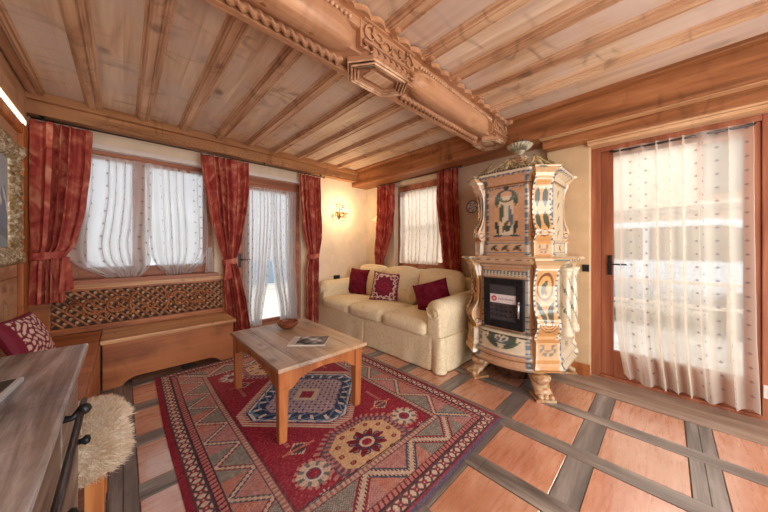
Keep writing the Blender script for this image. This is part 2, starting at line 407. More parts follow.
# ---- beam over the sofa and terrace door
bm = B(); box(bm, 2.87, X1, Y0, Y1, 2.25, 2.5, bev=.012); trim(bm, W_BEAMY, 'heavy pine ceiling beam along the sofa wall')
bm = B(); box(bm, 3.0, X1, Y0, .85, 2.17, 2.25, bev=.004); box(bm, 2.985, 3.0, Y0, .85, 2.236, 2.252)
trim(bm, W_BEAMY, 'pine fascia above the terrace door')
bm = B(); box(bm, 3.08, X1, Y0, .5, 2.13, 2.17, bev=.006); bead(bm, 3.08, Y0, .5, 2.15, .01); box(bm, 3.06, 3.08, Y0, .5, 2.155, 2.17)
trim(bm, W_LINT, 'pale lintel moulding above the terrace door')
bm = B(); box(bm, 2.9, 2.97, Y0, .85, 2.243, 2.251); trim(bm, W_LINT)
# ---- left wall: post, ledge, panels
bm = B(); box(bm, X0, -.568, 3.52, Y1, 0, 2.2, bev=.006); trim(bm, W_POST, 'upright pine post in the corner of the panelled wall')
bm = B(); box(bm, X0, -.572, Y0, 3.66, 2.1, 2.18, bev=.004); trim(bm, W_POST, 'pine ledge under the linear light')
bm = B(); box(bm, X0, -.575, Y0, 3.66, 2.24, 2.5, bev=.004); box(bm, X0, -.56, Y0, 3.66, 2.215, 2.24, bev=.003); trim(bm, W_WALL)
bm = B()
for z in (.35, .66, .97, 1.28, 1.59, 1.9): box(bm, X0, -.596, Y0, 3.52, z, z+.006)
trim(bm, W_BEAMY)

# ---- carved cross beam
by0, by1, bz = 1.15, 1.36, 2.25
bm = B(); box(bm, X0, 2.87, 1.19, 1.335, 2.285, 2.5); box(bm, X0, 2.87, 1.325, 1.362, 2.25, 2.275, bev=.004); box(bm, X0, 2.87, 1.335, 1.35, 2.27, 2.5)
box(bm, X0, 2.87, 1.155, 1.2, 2.4, 2.5, bev=.006)
cb = trim(bm, W_CARV, 'richly carved pine cross beam with rope moulding, beading and rosette blocks')
rope('rope_moulding', (X0, 1.298, 2.272), (.9, 1.298, 2.272), .021, .05, W_CARV, cb)
rope('rope_moulding', (1.4, 1.298, 2.272), (2.5, 1.298, 2.272), .022, .045, W_CARV, cb)
def loglike(x0, x1):
    n = 70; th = np.linspace(0, 2*PI, 41)[:-1]; s = np.linspace(x0, x1, n)
    e = np.minimum((s-x0)/.16, (x1-s)/.16); f = np.sqrt(np.clip(1-(1-np.clip(e, 0, 1))**2, 0.001, 1))
    T, S = np.meshgrid(th, s, indexing='ij'); F = np.broadcast_to(f, T.shape)
    ca, sa = np.cos(T), np.sin(T); sq = lambda v: np.sign(v)*np.abs(v)**.8
    P = np.stack([S, 1.215+.085*sq(ca)*F, 2.345+.082*sq(sa)*(F*.75+.25)], -1)
    return grid('rounded_log', P, W_CARV, cb, closed_u=True)
loglike(-.75, .92); loglike(1.38, 2.52)
bm = B()
for k in range(12):        # small diamonds on the log's lower side
    for x, in ((-.5+.235*k,),):
        if x < .85 or 1.5 < x < 2.45:
            prism(bm, [(x-.016, 1.222), (x, 1.236), (x+.016, 1.222), (x, 1.208)], 2.262, 2.272, 'z')
obj('diamond_inlay', bm, W_BEAMX, cb)
bm = B()
x = X0+.02
while x < 2.5:
    if not (.86 < x < 1.42):
        bmesh.ops.create_uvsphere(bm, u_segments=8, v_segments=5, radius=.0105, matrix=Matrix.Translation((x, 1.142, 2.408)))
    x += .027
obj('pearl_beading', bm, W_BAT, cb, True)
bm = B(); pts = []; n = 500
for i in range(n+1):
    x = X0+(2.87-X0)*i/n; pts.append((x, 1.128-.026*abs(math.sin(PI*(x-.1)/.111))))
prism(bm, pts+[(2.87, 1.18), (X0, 1.18)], 2.45, 2.485, 'z')
for k in range(-1, 9): 
    x = .145+.333*k
    lathe(bm, [(0, 1.06), (.018, 1.062), (.024, 1.075), (.024, 1.12)], (x, 0, 2.462), 12, 'y')
obj('scalloped_fringe', bm, W_CARV, cb)
def boss(x0, x1, name):
    xm = (x0+x1)/2; w = (x1-x0)/2
    bm = B()
    def hexa(s, sy): return [(xm-w*s, 1.255), (xm-w*s*.62, 1.255-.115*sy), (xm+w*s*.62, 1.255-.115*sy), (xm+w*s, 1.255), (xm+w*s*.62, 1.255+.115*sy), (xm-w*s*.62, 1.255+.115*sy)]
    prism(bm, [(xm-w*1.1, 1.15), (xm+w*1.1, 1.15), (xm+w*1.1, 1.355), (xm-w*1.1, 1.355)], 2.3, 2.5, 'z')
    prism(bm, hexa(1.15, 1.05), 2.262, 2.32, 'z')
    p = obj(name, bm, W_CARV, cb)
    bm = B()
    for s, z in ((1.12, 2.255), (1.0, 2.246), (.88, 2.25), (.76, 2.256)):
        h = hexa(s, s*.95); tube(bm, [(a, b, z) for a, b in h+h[:2]], .0085, 6)
    box(bm, xm-w*.45, xm+w*.45, 1.215, 1.295, 2.252, 2.264, bev=.003)
    obj('nested_frame_moulding', bm, W_BAT, p)
    bm = B()
    for i in range(9):      # chevron leaves along the lower edge
        x = xm-w*.95+i*w*1.9/8
        tube(bm, [(x-.02, 1.14, 2.318), (x, 1.13, 2.298), (x-.02, 1.135, 2.278)], .008, 5)
    for sx in (-1, 1):      # acanthus scrolls
        for q in range(3):
            cx = xm+sx*w*(.18+.3*q); cz = 2.385+.022*(q % 2)
            pts = [(cx+sx*(.012+.0075*a)*math.cos(a*1.1+q), 1.138, cz+(.012+.0068*a)*math.sin(a*1.1+q)) for a in np.linspace(0, 5.4, 16)]
            tube(bm, pts, [.004+.0045*i/15 for i in range(16)], 6)
    box(bm, x0-.01, x1+.01, 1.128, 1.16, 2.325, 2.338, bev=.003); box(bm, x0-.01, x1+.01, 1.128, 1.16, 2.445, 2.46, bev=.003)
    obj('leaf_carving', bm, W_CARV, p, True)
boss(.95, 1.36, 'centre_boss'); boss(2.56, 2.84, 'end_boss')

# ---- windows and doors
def win_x(name, x0, x1, z0, z1, yf, mull, label):
    r = thing(name, label, None, (0, 0, 0), kind='structure')
    bm = B(); w = .055
    for a, b, c, d in ((x0+w, x1-w, z1-w, z1), (x0+w, x1-w, z0, z0+w), (x0, x0+w, z0, z1), (x1-w, x1, z0, z1)): box(bm, a, b, yf, yf+.06, c, d, bev=.004)
    obj('window_frame', bm, W_WIN, r)
    ms = [x0+w]+list(mull)+[x1-w]
    for a, b in zip(ms, ms[1:]):
        s = obj('sash', sashbm(a, b, z0+w, z1-w, yf+.012, 'x'), W_WIN, r)
        obj('glass', bx(a+.045, b-.045, yf+.034, yf+.038, z0+w+.045, z1-w-.045), GLASS, s)
    return r
def sashbm(a, b, c, d, t, ax):
    bm = B(); w = .05
    for u0, u1, v0, v1 in ((a+w, b-w, d-w, d), (a+w, b-w, c, c+w), (a, a+w, c, d), (b-w, b, c, d)):
        if ax == 'x': box(bm, u0, u1, t, t+.045, v0, v1, bev=.003)
        else: box(bm, t, t+.045, u0, u1, v0, v1, bev=.003)
    return bm
w1 = win_x('window_1', -.36, .8, .9, 2.18, 3.87, [.12], 'wood framed two sash window above the carved bench')
bm = B(); box(bm, -.38, .82, 3.7, 3.9, .862, .9, bev=.004); obj('window_sill', bm, W_WIN, w1)
trim(bx(-.36, .8, 3.77, 3.86, 2.15, 2.195, bev=.003), WHITE, 'white painted strip above the bench window')
trim(bx(1.05, 1.93, 3.77, 3.86, 2.15, 2.195, bev=.003), WHITE, 'white painted strip above the back terrace door')
w2 = thing('window_2', 'wood framed window behind the sofa', None, kind='structure')
bm = B()
for a, b, c, d in ((2.18, 3.04, 2.14, 2.2), (2.18, 3.04, .87, .93), (2.12, 2.18, .87, 2.2), (3.04, 3.09, .87, 2.2)): box(bm, 3.3, 3.36, a, b, c, d, bev=.004)
obj('window_frame', bm, W_WIN, w2)
s = obj('sash', sashbm(2.18, 3.04, .93, 2.14, 3.31, 'y'), W_WIN, w2); obj('glass', bx(3.33, 3.334, 2.23, 2.99, .98, 2.09), GLASS, s)
obj('window_sill', bx(3.18, 3.3, 2.12, 3.09, .85, .87), WHITE, w2)
d1 = thing('door_1', 'glazed wooden terrace door between the red curtains', None, kind='structure')
bm = B()
for a, b, c, d in ((1.05, 1.12, 0, 2.18), (1.86, 1.93, 0, 2.18), (1.12, 1.86, 2.06, 2.18)): box(bm, a, b, 3.86, 3.94, c, d, bev=.004)
obj('door_frame', bm, W_WIN, d1)
bm = B()
for a, b, c, d in ((1.12, 1.22, .01, 2.06), (1.77, 1.86, .01, 2.06), (1.22, 1.77, 1.98, 2.06), (1.22, 1.77, .01, .2)): box(bm, a, b, 3.87, 3.915, c, d, bev=.003)
lf = obj('door_leaf', bm, W_WIN, d1); obj('glass', bx(1.22, 1.77, 3.89, 3.894, .2, 1.98), GLASS, lf)
def lever(parent, p, along, out):
    bm = B(); p = Vector(p); a = Vector(along); o = Vector(out)
    q = Vector((abs(a.x)*.016+abs(o.x)*.006, abs(a.y)*.016+abs(o.y)*.006, .09))
    box(bm, p.x-q.x, p.x+q.x, p.y-q.y, p.y+q.y, p.z-.1, p.z+.08, bev=.003)
    tube(bm, [p, p+o*.045, p+o*.05+a*.02, p+o*.05+a*.12], .007, 8)
    h = obj('door_handle', bm, IRON, parent, True); h['label'] = 'dark iron lever handle'
lever(d1, (1.095, 3.855, 1.04), (1, 0, 0), (0, -1, 0))
d2 = thing('door_2', 'glazed reddish wood terrace door beside the tiled stove', None, kind='structure')
bm = B()
for a, b, c, d in ((.42, .49, 0, 2.13), (-.52, -.465, 0, 2.13), (-.465, .42, 2.085, 2.13)): box(bm, 3.2, 3.28, a, b, c, d, bev=.004)
box(bm, 3.19, 3.3, -.465, .42, 0, .028, bev=.004)
obj('door_frame', bm, W_DOOR, d2)
bm = B()
for a, b, c, d in ((.33, .418, .03, 2.083), (-.463, -.39, .03, 2.083), (-.39, .33, 2.03, 2.083), (-.39, .33, .03, .26)): box(bm, 3.215, 3.26, a, b, c, d, bev=.003)
lf = obj('door_leaf', bm, W_DOOR, d2); obj('glass', bx(3.235, 3.239, -.39, .33, .26, 2.03), GLASS, lf)
lever(d2, (3.205, .355, 1.05), (0, -1, 0), (-1, 0, 0))
# ================================================================== FABRIC HANGINGS
def drape(name, keys, folds, axis, base, mat, parent=None, nu=150, nz=70, phase=0., skew=.2, cloth_w=1.6, thick=0., dirn=-1, seed=0, ripple=.004, hem=None, fine=.0):
    """keys: (z, a0, a1, amplitude, forward); axis 'x' hangs along x in plane y=base, 'y' along y in plane x=base"""
    k = sorted(keys); zs = np.array([q[0] for q in k])
    z = np.linspace(zs[-1], zs[0], nz); f = lambda i: np.interp(z, zs, np.array([q[i] for q in k], float))
    def sm(v):
        for _ in range(2): v = np.convolve(np.pad(v, 2, mode='edge'), np.ones(5)/5, 'valid')
        return v
    a0, a1, am, fw = (sm(f(i)) for i in (1, 2, 3, 4))
    s = np.linspace(0, 1, nu); S, Z = np.meshgrid(s, z, indexing='ij')
    A0, A1, AM, FW = (np.broadcast_to(v, S.shape) for v in (a0, a1, am, fw))
    ph = 2*PI*(folds*S+.3*np.sin(2*PI*S*1.7+seed)+.1*np.sin(2*PI*S*4.3+seed*2))+phase
    top = (z.max()-Z)/(z.max()-z.min())
    wav = np.sin(ph+.5*top*np.sin(5*S+seed))+.28*np.sin(2*ph+seed)+fine*np.sin(3.3*ph)
    along = A0+(A1-A0)*S+np.cos(ph)*(A1-A0)/folds*skew
    depth = AM*wav+FW+ripple*np.sin(Z*17+S*9+seed)
    if hem is not None: Z = Z+np.where(top > .5, (top-.5)*2, 0)*hem(S)
    pos = base+dirn*depth
    P = np.stack([along, pos, Z], -1) if axis == 'x' else np.stack([pos, along, Z], -1)
    cl = np.stack([S*cloth_w, Z, 0*Z], -1)
    o = grid(name, P, mat, parent, cloth=cl)
    if thick:
        m = o.modifiers.new('solid', 'SOLIDIFY'); m.thickness = thick; m.offset = 0
    return o
def tieback(parent, axis, base, a0, a1, z, dirn=-1, depth=.05, tail=None):
    """a flat fabric band round the gathered drape, and its hanging tail"""
    n = 40; th = np.linspace(0, 2*PI, n+1)[:-1]; v = np.linspace(-1, 1, 9); T, V = np.meshgrid(th, v, indexing='ij')
    ac, aw = (a0+a1)/2, (a1-a0)/2+.012
    a = ac+aw*np.cos(T); d = depth*.8+depth*np.sin(T)*(1+.1*np.sin(9*T)); Z = z+V*.032+.012*np.cos(T)+.004*np.sin(7*T+V*2)
    p = base+dirn*d; P = np.stack([a, p, Z], -1) if axis == 'x' else np.stack([p, a, Z], -1)
    o = grid('tieback', P, REDC, parent, closed_u=True); m = o.modifiers.new('solid', 'SOLIDIFY'); m.thickness = .006
    if tail:
        bm = B(); x, w, l = tail; nn = 8
        t, u = np.linspace(0, 1, 12), np.linspace(-1, 1, 10); U, TT = np.meshgrid(u, t, indexing='ij')
        a = x+U*w*(.45+.55*TT); d = depth*1.75+.012*np.sin(U*5)*TT; Z = z-.01-l*TT+.015*U*TT
        p = base+dirn*d; P = np.stack([a, p, Z], -1) if axis == 'x' else np.stack([p, a, Z], -1)
        o = grid('tail', P, REDC, parent); m = o.modifiers.new('solid', 'SOLIDIFY'); m.thickness = .006
G = 'red patterned drapes'
def red(label, keys, folds, axis, base, tie=None, tail=None, depth=.05, **kw):
    keys = [(a, b, c, d*1.35, e) for a, b, c, d, e in keys]
    r = thing('curtain', label, 'curtain', ((keys[0][1]+keys[0][2])/2, base, 0) if axis == 'x' else (base, (keys[0][1]+keys[0][2])/2, 0), G)
    drape('drape', keys, folds, axis, base, REDC, r, thick=.003, **kw)
    if tie: tieback(r, axis, base, tie[0], tie[1], tie[2], depth=depth, tail=tail)
    return r
red('wide red drape hanging in the left corner beside the gilt picture frame', [(2.275, -.55, -.2, .022, .03), (1.9, -.55, -.215, .028, .04), (1.5, -.55, -.25, .028, .045), (1.2, -.545, -.31, .022, .05), (1.12, -.545, -.375, .012, .045), (1.02, -.55, -.375, .016, .05), (.9, -.555, -.37, .022, .05), (.72, -.56, -.37, .022, .05)], 5, 'x', 3.70, (-.55, -.385, 1.13), (-.36, .045, .3), nz=90, seed=1)
red('red drape gathered by a tieback between the bench window and the terrace door', [(2.275, .62, 1.13, .022, .03), (1.9, .66, 1.13, .03, .04), (1.5, .73, 1.08, .028, .045), (1.2, .81, 1.03, .02, .05), (1.04, .86, .985, .012, .045), (.9, .85, 1.03, .02, .05), (.6, .87, 1.09, .026, .05), (.25, .89, 1.14, .026, .05), (.02, .9, 1.16, .026, .05)], 6, 'x', 3.70, (.865, .985, 1.03), (.9, .05, .2), nz=100, seed=2)
red('narrow red drape on the right of the terrace door beside the wall sconce', [(2.275, 1.83, 2.18, .022, .03), (1.8, 1.85, 2.18, .028, .04), (1.4, 1.89, 2.2, .026, .045), (1.07, 1.98, 2.15, .013, .045), (.9, 1.92, 2.14, .022, .05), (.5, 1.93, 2.13, .026, .05), (.02, 1.93, 2.13, .026, .05)], 5, 'x', 3.72, (1.98, 2.14, 1.07), None, nz=90, seed=3)
red('red drape hanging on the corner side of the window behind the sofa', [(2.225, 3.0, 3.38, .022, .03), (1.8, 3.0, 3.37, .026, .035), (1.4, 3.06, 3.4, .024, .04), (1.15, 3.17, 3.44, .018, .04), (1.0, 3.25, 3.45, .014, .03), (.87, 3.27, 3.44, .012, .02)], 5, 'y', 3.15, seed=4)
red('red drape hanging behind the sofa end nearest the tiled stove', [(2.235, 1.88, 2.19, .022, .03), (1.8, 1.87, 2.2, .026, .035), (1.3, 1.84, 2.13, .024, .04), (1.0, 1.83, 2.1, .02, .035), (.85, 1.8, 2.12, .02, .03)], 5, 'y', 3.15, seed=5)
# curtain rods
def rod(label, a, b, brs, fin):
    r = thing('curtain_rod', label, 'curtain rod', a)
    bm = B(); tube(bm, [a, b], .008, 8); obj('rod', bm, IRONM, r, True)
    for p, q in brs: bm = B(); tube(bm, [p, q], .007, 6); box(bm, q[0]-.018, q[0]+.018, q[1]-.018, q[1]+.018, q[2]-.004, q[2]+.004); obj('bracket', bm, IRON, r)
    bm = B()
    for p in fin:
        for k in range(5): a_ = 2*PI*k/5; tube(bm, [p, (p[0]+.0, p[1]+.02*math.cos(a_), p[2]+.02*math.sin(a_)) if abs(a[0]-b[0]) > .5 else (p[0]+.02*math.cos(a_), p[1], p[2]+.02*math.sin(a_))], [.007, .004], 5)
    obj('finial', bm, IRON, r)
rod('dark metal curtain rod under the window wall beam', (-.56, 3.685, 2.29), (2.25, 3.685, 2.29), [((x, 3.685, 2.29), (x, 3.71, 2.324)) for x in (-.5, 1.35, 2.2)], [(2.25, 3.685, 2.29)])
rod('dark metal curtain rod above the window behind the sofa', (3.115, 1.82, 2.24), (3.115, 3.42, 2.24), [((3.115, y, 2.24), (3.14, y, 2.25)) for y in (1.86, 3.38)], [(3.115, 1.82, 2.24)])
rod('thin metal rod carrying the sheer of the right terrace door', (3.185, -.43, 2.062), (3.185, .345, 2.062), [((3.185, y, 2.062), (3.2, y, 2.07)) for y in (-.42, .335)], [])

# sheers
def sw(name, label, keys, folds, axis, base, mat, **kw):
    if axis == 'x': keys = [(a, b, c, d*1.5, e) for a, b, c, d, e in keys]
    o = drape(name, keys, folds, axis, base, mat, None, **kw); tag(o, label, 'sheer curtain', 'white sheer curtains'); return o
sw('sheer_curtain', 'dotted white sheer swept to the left over the bench window', [(2.1, -.3, .24, .010, .02), (1.7, -.3, .23, .014, .02), (1.4, -.34, .22, .02, .03), (1.25, -.36, .2, .022, .035), (1.1, -.36, .225, .022, .04), (1.0, -.28, .215, .02, .045), (.94, -.17, .18, .018, .045), (.885, -.06, .1, .012, .045)], 7, 'x', 3.85, SHEER, cloth_w=1.0, seed=1, ripple=.003)
sw('sheer_curtain', 'dotted white sheer swept to the right over the bench window', [(2.1, .16, .76, .010, -.012), (1.7, .18, .76, .014, -.012), (1.4, .19, .78, .02, -.008), (1.15, .205, .77, .022, .0), (1.05, .23, .72, .022, .01), (.95, .29, .62, .018, .012), (.89, .38, .52, .012, .012)], 7, 'x', 3.85, SHEER, cloth_w=1.0, seed=2, ripple=.003)
sw('sheer_curtain', 'bunched white sheer end hanging behind the middle red drape', [(1.2, .7, .77, .006, .05), (1.0, .7, .79, .01, .05), (.9, .69, .79, .012, .05)], 3, 'x', 3.84, SHEER, nu=40, cloth_w=.3, seed=3)
sw('sheer_curtain', 'white sheer gathered to the left on the back terrace door', [(2.02, 1.1, 1.5, .010, .01), (1.6, 1.11, 1.5, .018, .015), (1.1, 1.12, 1.46, .026, .02), (.7, 1.12, 1.42, .03, .03), (.4, 1.12, 1.36, .03, .03), (.15, 1.16, 1.34, .03, .03)], 6, 'x', 3.84, SHEER, cloth_w=.9, seed=4)
sw('sheer_curtain', 'white sheer gathered to the right on the back terrace door', [(2.02, 1.5, 1.86, .010, .01), (1.6, 1.5, 1.85, .018, .015), (1.1, 1.5, 1.85, .026, .02), (.7, 1.54, 1.86, .03, .03), (.4, 1.6, 1.88, .03, .03), (.15, 1.62, 1.88, .03, .03)], 6, 'x', 3.84, SHEER, cloth_w=.9, seed=5)
sw('sheer_curtain', 'cream dotted sheer over the window behind the sofa', [(2.09, 2.24, 2.99, .010, .01), (1.7, 2.24, 2.98, .014, .012), (1.3, 2.22, 2.98, .018, .015), (.95, 2.24, 3.0, .02, .02)], 8, 'y', 3.24, SHEERC, cloth_w=1.1, seed=6)
sw('sheer_curtain', 'long cream dotted sheer over the right terrace door', [(2.085, -.42, .335, .008, .012), (2.06, -.42, .335, .006, .012), (2.0, -.42, .335, .014, .016), (1.5, -.42, .33, .026, .022), (.9, -.425, .325, .034, .03), (.5, -.43, .315, .04, .036), (.25, -.44, .29, .042, .04), (.05, -.445, .26, .042, .04)], 8, 'y', 3.195, SHEERC, nu=260, nz=90, cloth_w=1.35, seed=7, hem=lambda S: .035*np.exp(-S*0)*np.clip((S-.8)*5, 0, 1)**2)
# ================================================================== RUG (woven pattern)
def make_rug():
    W, H, x0, y0 = 1.72, 2.47, .2, .785
    nu, nv = 431, 626
    u = np.linspace(0, W, nu); v = np.linspace(0, H, nv); U, V = np.meshgrid(u, v, indexing='ij')
    RED, DRED, BEI, DRK, PNK, GRN, BLU, NAVY, ORG, WHT = [np.array(c, float) for c in ((152, 42, 60), (112, 34, 48), (222, 202, 176), (66, 56, 66), (196, 128, 120), (138, 142, 128), (92, 118, 144), (52, 68, 100), (206, 124, 98), (230, 222, 212))]
    col = np.broadcast_to(RED, U.shape+(3,)).copy()
    def put(m, c): col[m] = c
    du = np.minimum(U, W-U); dv = np.minimum(V, H-V)
    # distance from edge (side) - side borders wider at left as in the photo
    L = U; R = W-U
    side = np.minimum(L, R); e = np.minimum(side, dv)
    along = np.where(side < dv, V, U)
    put(e < .03, RED); put((e < .022) & (dv < side), np.array((86, 80, 100.)))
    b1 = (e >= .03) & (e < .105); put(b1, BEI)
    q = (along/.058) % 1; c_ = (e-.0675)/.03; xx = np.abs((q-.5)*2)
    put(b1 & (np.abs(np.abs(c_)-xx) < .3), DRK*1.2); put(b1 & (xx+np.abs(c_) < .6), RED); put(b1 & (xx+np.abs(c_) < .22), BEI); put(b1 & (np.abs(c_) > .85), np.array((120, 60, 62.)))
    put(b1 & (np.abs(c_) > 1.05), DRK)
    b2 = (e >= .105) & (e < .15); put(b2, PNK); q = (along/.03) % 1
    put(b2 & (np.abs(q-.5-(e-.1275)*8) < .17), RED*.75); put(b2 & (np.abs(e-.108) < .003), DRK); put(b2 & (np.abs(e-.147) < .003), DRK)
    b3 = (e >= .15) & (e < .315)
    # zigzag border
    per = np.where((side < dv) & (U < W/2), .255, .36); ph = (along/per) % 1; tri = np.abs(ph*2-1)        # 0 at middle
    w = (e-.15)/.165; seg = np.floor(along/per)
    hat = (np.sin(e*650) > -.2)
    up = w < tri
    cA = np.where((seg % 3 == 0)[..., None], GRN, np.where((seg % 3 == 1)[..., None], PNK, ORG))
    cB = np.where((seg % 2 == 0)[..., None], PNK, GRN)
    fill = np.where(up[..., None], cA, cB); fill = np.where((hat & (np.abs(fill-GRN).sum(-1) > 1))[..., None], fill, fill*.86+30*.3)
    fill = np.where((np.sin(along*420)*np.sin(e*420) > .45)[..., None], WHT*.82, fill)
    col[b3] = fill[b3]
    dz = np.abs(w-tri)
    zl = np.where((side < dv), .62, 1.)
    put(b3 & (dz < .26*zl), np.array((150, 44, 58.))); put(b3 & (dz < .17*zl), BEI*.96); tooth = ((along/.016) % 1 < .5)
    put(b3 & (dz > .09*zl) & (dz < .17*zl) & tooth, DRK); put(b3 & (dz > .17*zl) & (dz < .26*zl) & (seg % 2 == 0), BLU*.7)
    b4 = (e >= .315) & (e < .355); put(b4, np.array((176, 112, 106.))); q = (along/.028) % 1
    put(b4 & (q < .5) & (np.abs(e-.335) < .013), BEI*.9); put(b4 & (np.abs(e-.317) < .003), DRK); put(b4 & (np.abs(e-.353) < .003), DRK)
    fld = e >= .355
    def octd(cx, cy, hw, hh, cut=1.45):
        a = np.abs(U-cx)/hw; b = np.abs(V-cy)/hh; return np.maximum(np.maximum(a, b), (a+b)/cut)
    def gul(cx, cy, hw, hh):
        d = octd(cx, cy, hw, hh, 1.35); an = np.arctan2((V-cy)/hh, (U-cx)/hw); rr = np.hypot((U-cx)/hw, (V-cy)/hh)
        put(fld & (d < 1.0) & (np.sin(an*16) > -.3), PNK*.8+WHT*.2); put(fld & (d < .84), BEI); put(fld & (d < .84) & (np.cos(an*8) > .35) & (rr > .45), np.array((110, 124, 118.)))
        put(fld & (rr < .5), WHT); put(fld & (rr < .38), DRK*1.4); put(fld & (rr < .28), RED)
    def star(cx, cy, r, c1=WHT, c2=RED):
        an = np.arctan2(V-cy, U-cx); rr = np.hypot(V-cy, U-cx)/r; put(fld & (rr < .62+.38*np.cos(an*8)), c1); put(fld & (rr < .24), c2)
    def blob(cx, cy, a, b, c1, c2):
        d = np.hypot((U-cx)/a, (V-cy)/b); put(fld & (d < 1), c1); put(fld & (d < .55), c2); put(fld & (d < .25), c1)
    cx = .875
    for sgn in (1, -1):
        cy = H/2-sgn*.745
        d = octd(cx, cy, .30, .235, 1.5); tooth = np.sin(np.arctan2((V-cy), (U-cx))*44) > 0
        put(fld & (d < 1.0) & tooth, np.array((190, 140, 130.))); put(fld & (d < .88), DRK*1.5); put(fld & (d < .84) & ~tooth, PNK); put(fld & (d < .72), BEI*np.array((1.0, .93, .8)))
        an = np.arctan2((V-cy)*1.25, U-cx); rr = np.hypot((U-cx)/.3, (V-cy)/.25)
        for k in range(8):
            a = 2*PI*k/8+.2; blob(cx+.095*math.cos(a), cy+.078*math.sin(a), .026, .021, NAVY, ORG)
        put(fld & (rr < .42*(.72+.28*np.cos(an*8))+.03), DRED); put(fld & (rr < .3*(.6+.4*np.cos(an*8+PI))), NAVY); put(fld & (rr < .17), BEI); put(fld & (rr < .11), RED)
        for k in range(12):
            a = 2*PI*k/12; blob(cx+.185*math.cos(a), cy+.15*math.sin(a), .018, .015, DRED, ORG)
        for sx in (-1, 1):
            gul(cx+sx*.355, cy+sgn*.01, .105, .10)
            star(cx+sx*.37, cy-sgn*.145, .038)
            blob(cx+sx*.285, cy-sgn*.15, .034, .026, np.array((120, 128, 116.)), PNK); blob(cx+sx*.435, cy-sgn*.15, .034, .026, np.array((140, 170, 176.)), WHT)
            x_, y_ = cx+sx*.33, cy+sgn*.23
            dd = np.abs(U-x_)/.075+np.abs(V-y_)/.06; put(fld & (dd < 1) & (np.sin((U-V)*240) > -.5), BEI); put(fld & (np.hypot((U-x_)/.045, (V-y_)/.035) < 1), DRK*1.2)
            dd = np.abs(U-x_); put(fld & (np.abs(V-y_) < .008) & (dd < .1), ORG)
            for q in (-.5, .5):
                xb, yb = cx+sx*.37, cy+sgn*(.36+.04*q)
                put(fld & (np.abs(U-xb) < .012) & (np.abs(V-yb) < .06) & (np.sin(V*300) > -.4), PNK*.9+20)
    cy = H/2
    d = octd(cx, cy, .5, .5, 1.15); st = (np.sin((U+V)*190) > 0)
    put(fld & (d < 1) & ~st, BEI); put(fld & (d < 1) & st & (d > .92), PNK); put(fld & (d < .88), NAVY); m = fld & (d < .88) & (d > .62)
    put(m & (np.abs(d-.84) < .02), WHT); an = np.arctan2(V-cy, U-cx)
    put(m & (np.abs(np.sin(an*9+d*20)) < .3), BLU*1.2); put(m & (np.abs(np.sin(an*12)) > .93) & (np.abs(d-.73) < .06), WHT)
    put(m & (d > .78) & (d < .82) & (np.sin(an*40) > 0), np.array((110, 150, 176.)))
    m = fld & (d < .62); put(m, np.array((178, 150, 160.)))
    g = (np.abs(((U-cx)/.05) % 1-.5) < .12) | (np.abs(((V-cy)/.05) % 1-.5) < .12); put(m & g, WHT*.9)
    put(m & (((U-cx)/.05 % 1-.5)**2+((V-cy)/.05 % 1-.5)**2 < .05), NAVY*1.3); put(m & (np.abs(U-cx)+np.abs(V-cy) < .12), BEI); put(m & (np.abs(U-cx)+np.abs(V-cy) < .07), RED)
    put(fld & (np.abs(e-.36) < .004), DRK)
    wear = np.clip(fnoise(U, V, .35)*.5+.5, 0, 1); col[:] = col*(1-.22*wear[..., None])+np.array((200, 180, 168.))*.2*wear[..., None]
    pile = rng.normal(0, 7, U.shape); pile = (pile+np.roll(pile, 1, 0)+np.roll(pile, -1, 0))*.8; col += pile[..., None]
    tiny = fld & (np.sin(U*170+3*np.sin(V*40))*np.sin(V*170+2*np.sin(U*50)) > .86); col[tiny] = col[tiny]*.6+BEI*.35
    col *= (1+.05*np.sin(V*2*PI/.008+U*40))[..., None]
    col = np.clip(col*np.array((.93, .9, .92)), 0, 255)
    # gentle waviness, edges down to the floor
    ed = np.clip(np.minimum(du, dv)/.03, 0, 1)
    Z = .004+.006*ed+.0015*fnoise(U, V, .6)*ed
    X = x0+U+.006*np.sin(V*3.1)*(1-U/W); Y = y0+V+.004*np.sin(U*5)
    o = grid('rug', np.stack([X, Y, Z], -1), PAINTC, None, col)
    tag(o, 'large red oriental rug with blue and cream medallions and zigzag border under the coffee table', 'rug')
make_rug()

# ================================================================== COFFEE TABLE
ct = thing('coffee_table', 'low square wooden coffee table with scalloped aprons standing on the red rug', 'coffee table', (.99, 2.07, 0.011))
bm = B()
for k in range(5):
    a = .655+.136*k; box(bm, a, a+.1345, 1.575, 2.565, .455, .48, bev=.0025)
obj('tabletop', bm, W_TTOP, ct)
for x, y in ((.70, 1.63), (1.275, 1.63), (.70, 2.51), (1.275, 2.51)):
    bm = B(); vs = box(bm, x-.033, x+.033, y-.033, y+.033, .011, .455)
    for v in vs:
        if v.co.z < .1: v.co.x = x+(v.co.x-x)*.72; v.co.y = y+(v.co.y-y)*.72
    bmesh.ops.bevel(bm, geom=bm.edges[:], offset=.004, segments=2, affect='EDGES'); obj('leg', bm, W_TLEG, ct)
def apron(a0, a1, p, axis):
    n = 60; pts = []
    for i in range(n+1):
        s = i/n; c = abs(s-.5)*2
        z = .345+.035*(1-c**6)-.03*max(0, math.cos(PI*c*2.2))*(c > .62)+.022*(c < .62)*math.cos(c*PI/1.24)
        pts.append((a0+(a1-a0)*s, z))
    poly = pts+[(a1, .455), (a0, .455)]
    bm = B()
    if axis == 'y': prism(bm, poly, p-.011, p+.011, 'x')
    else: prism(bm, [(a, b) for a, b in poly], p-.011, p+.011, 'y')
    return bm
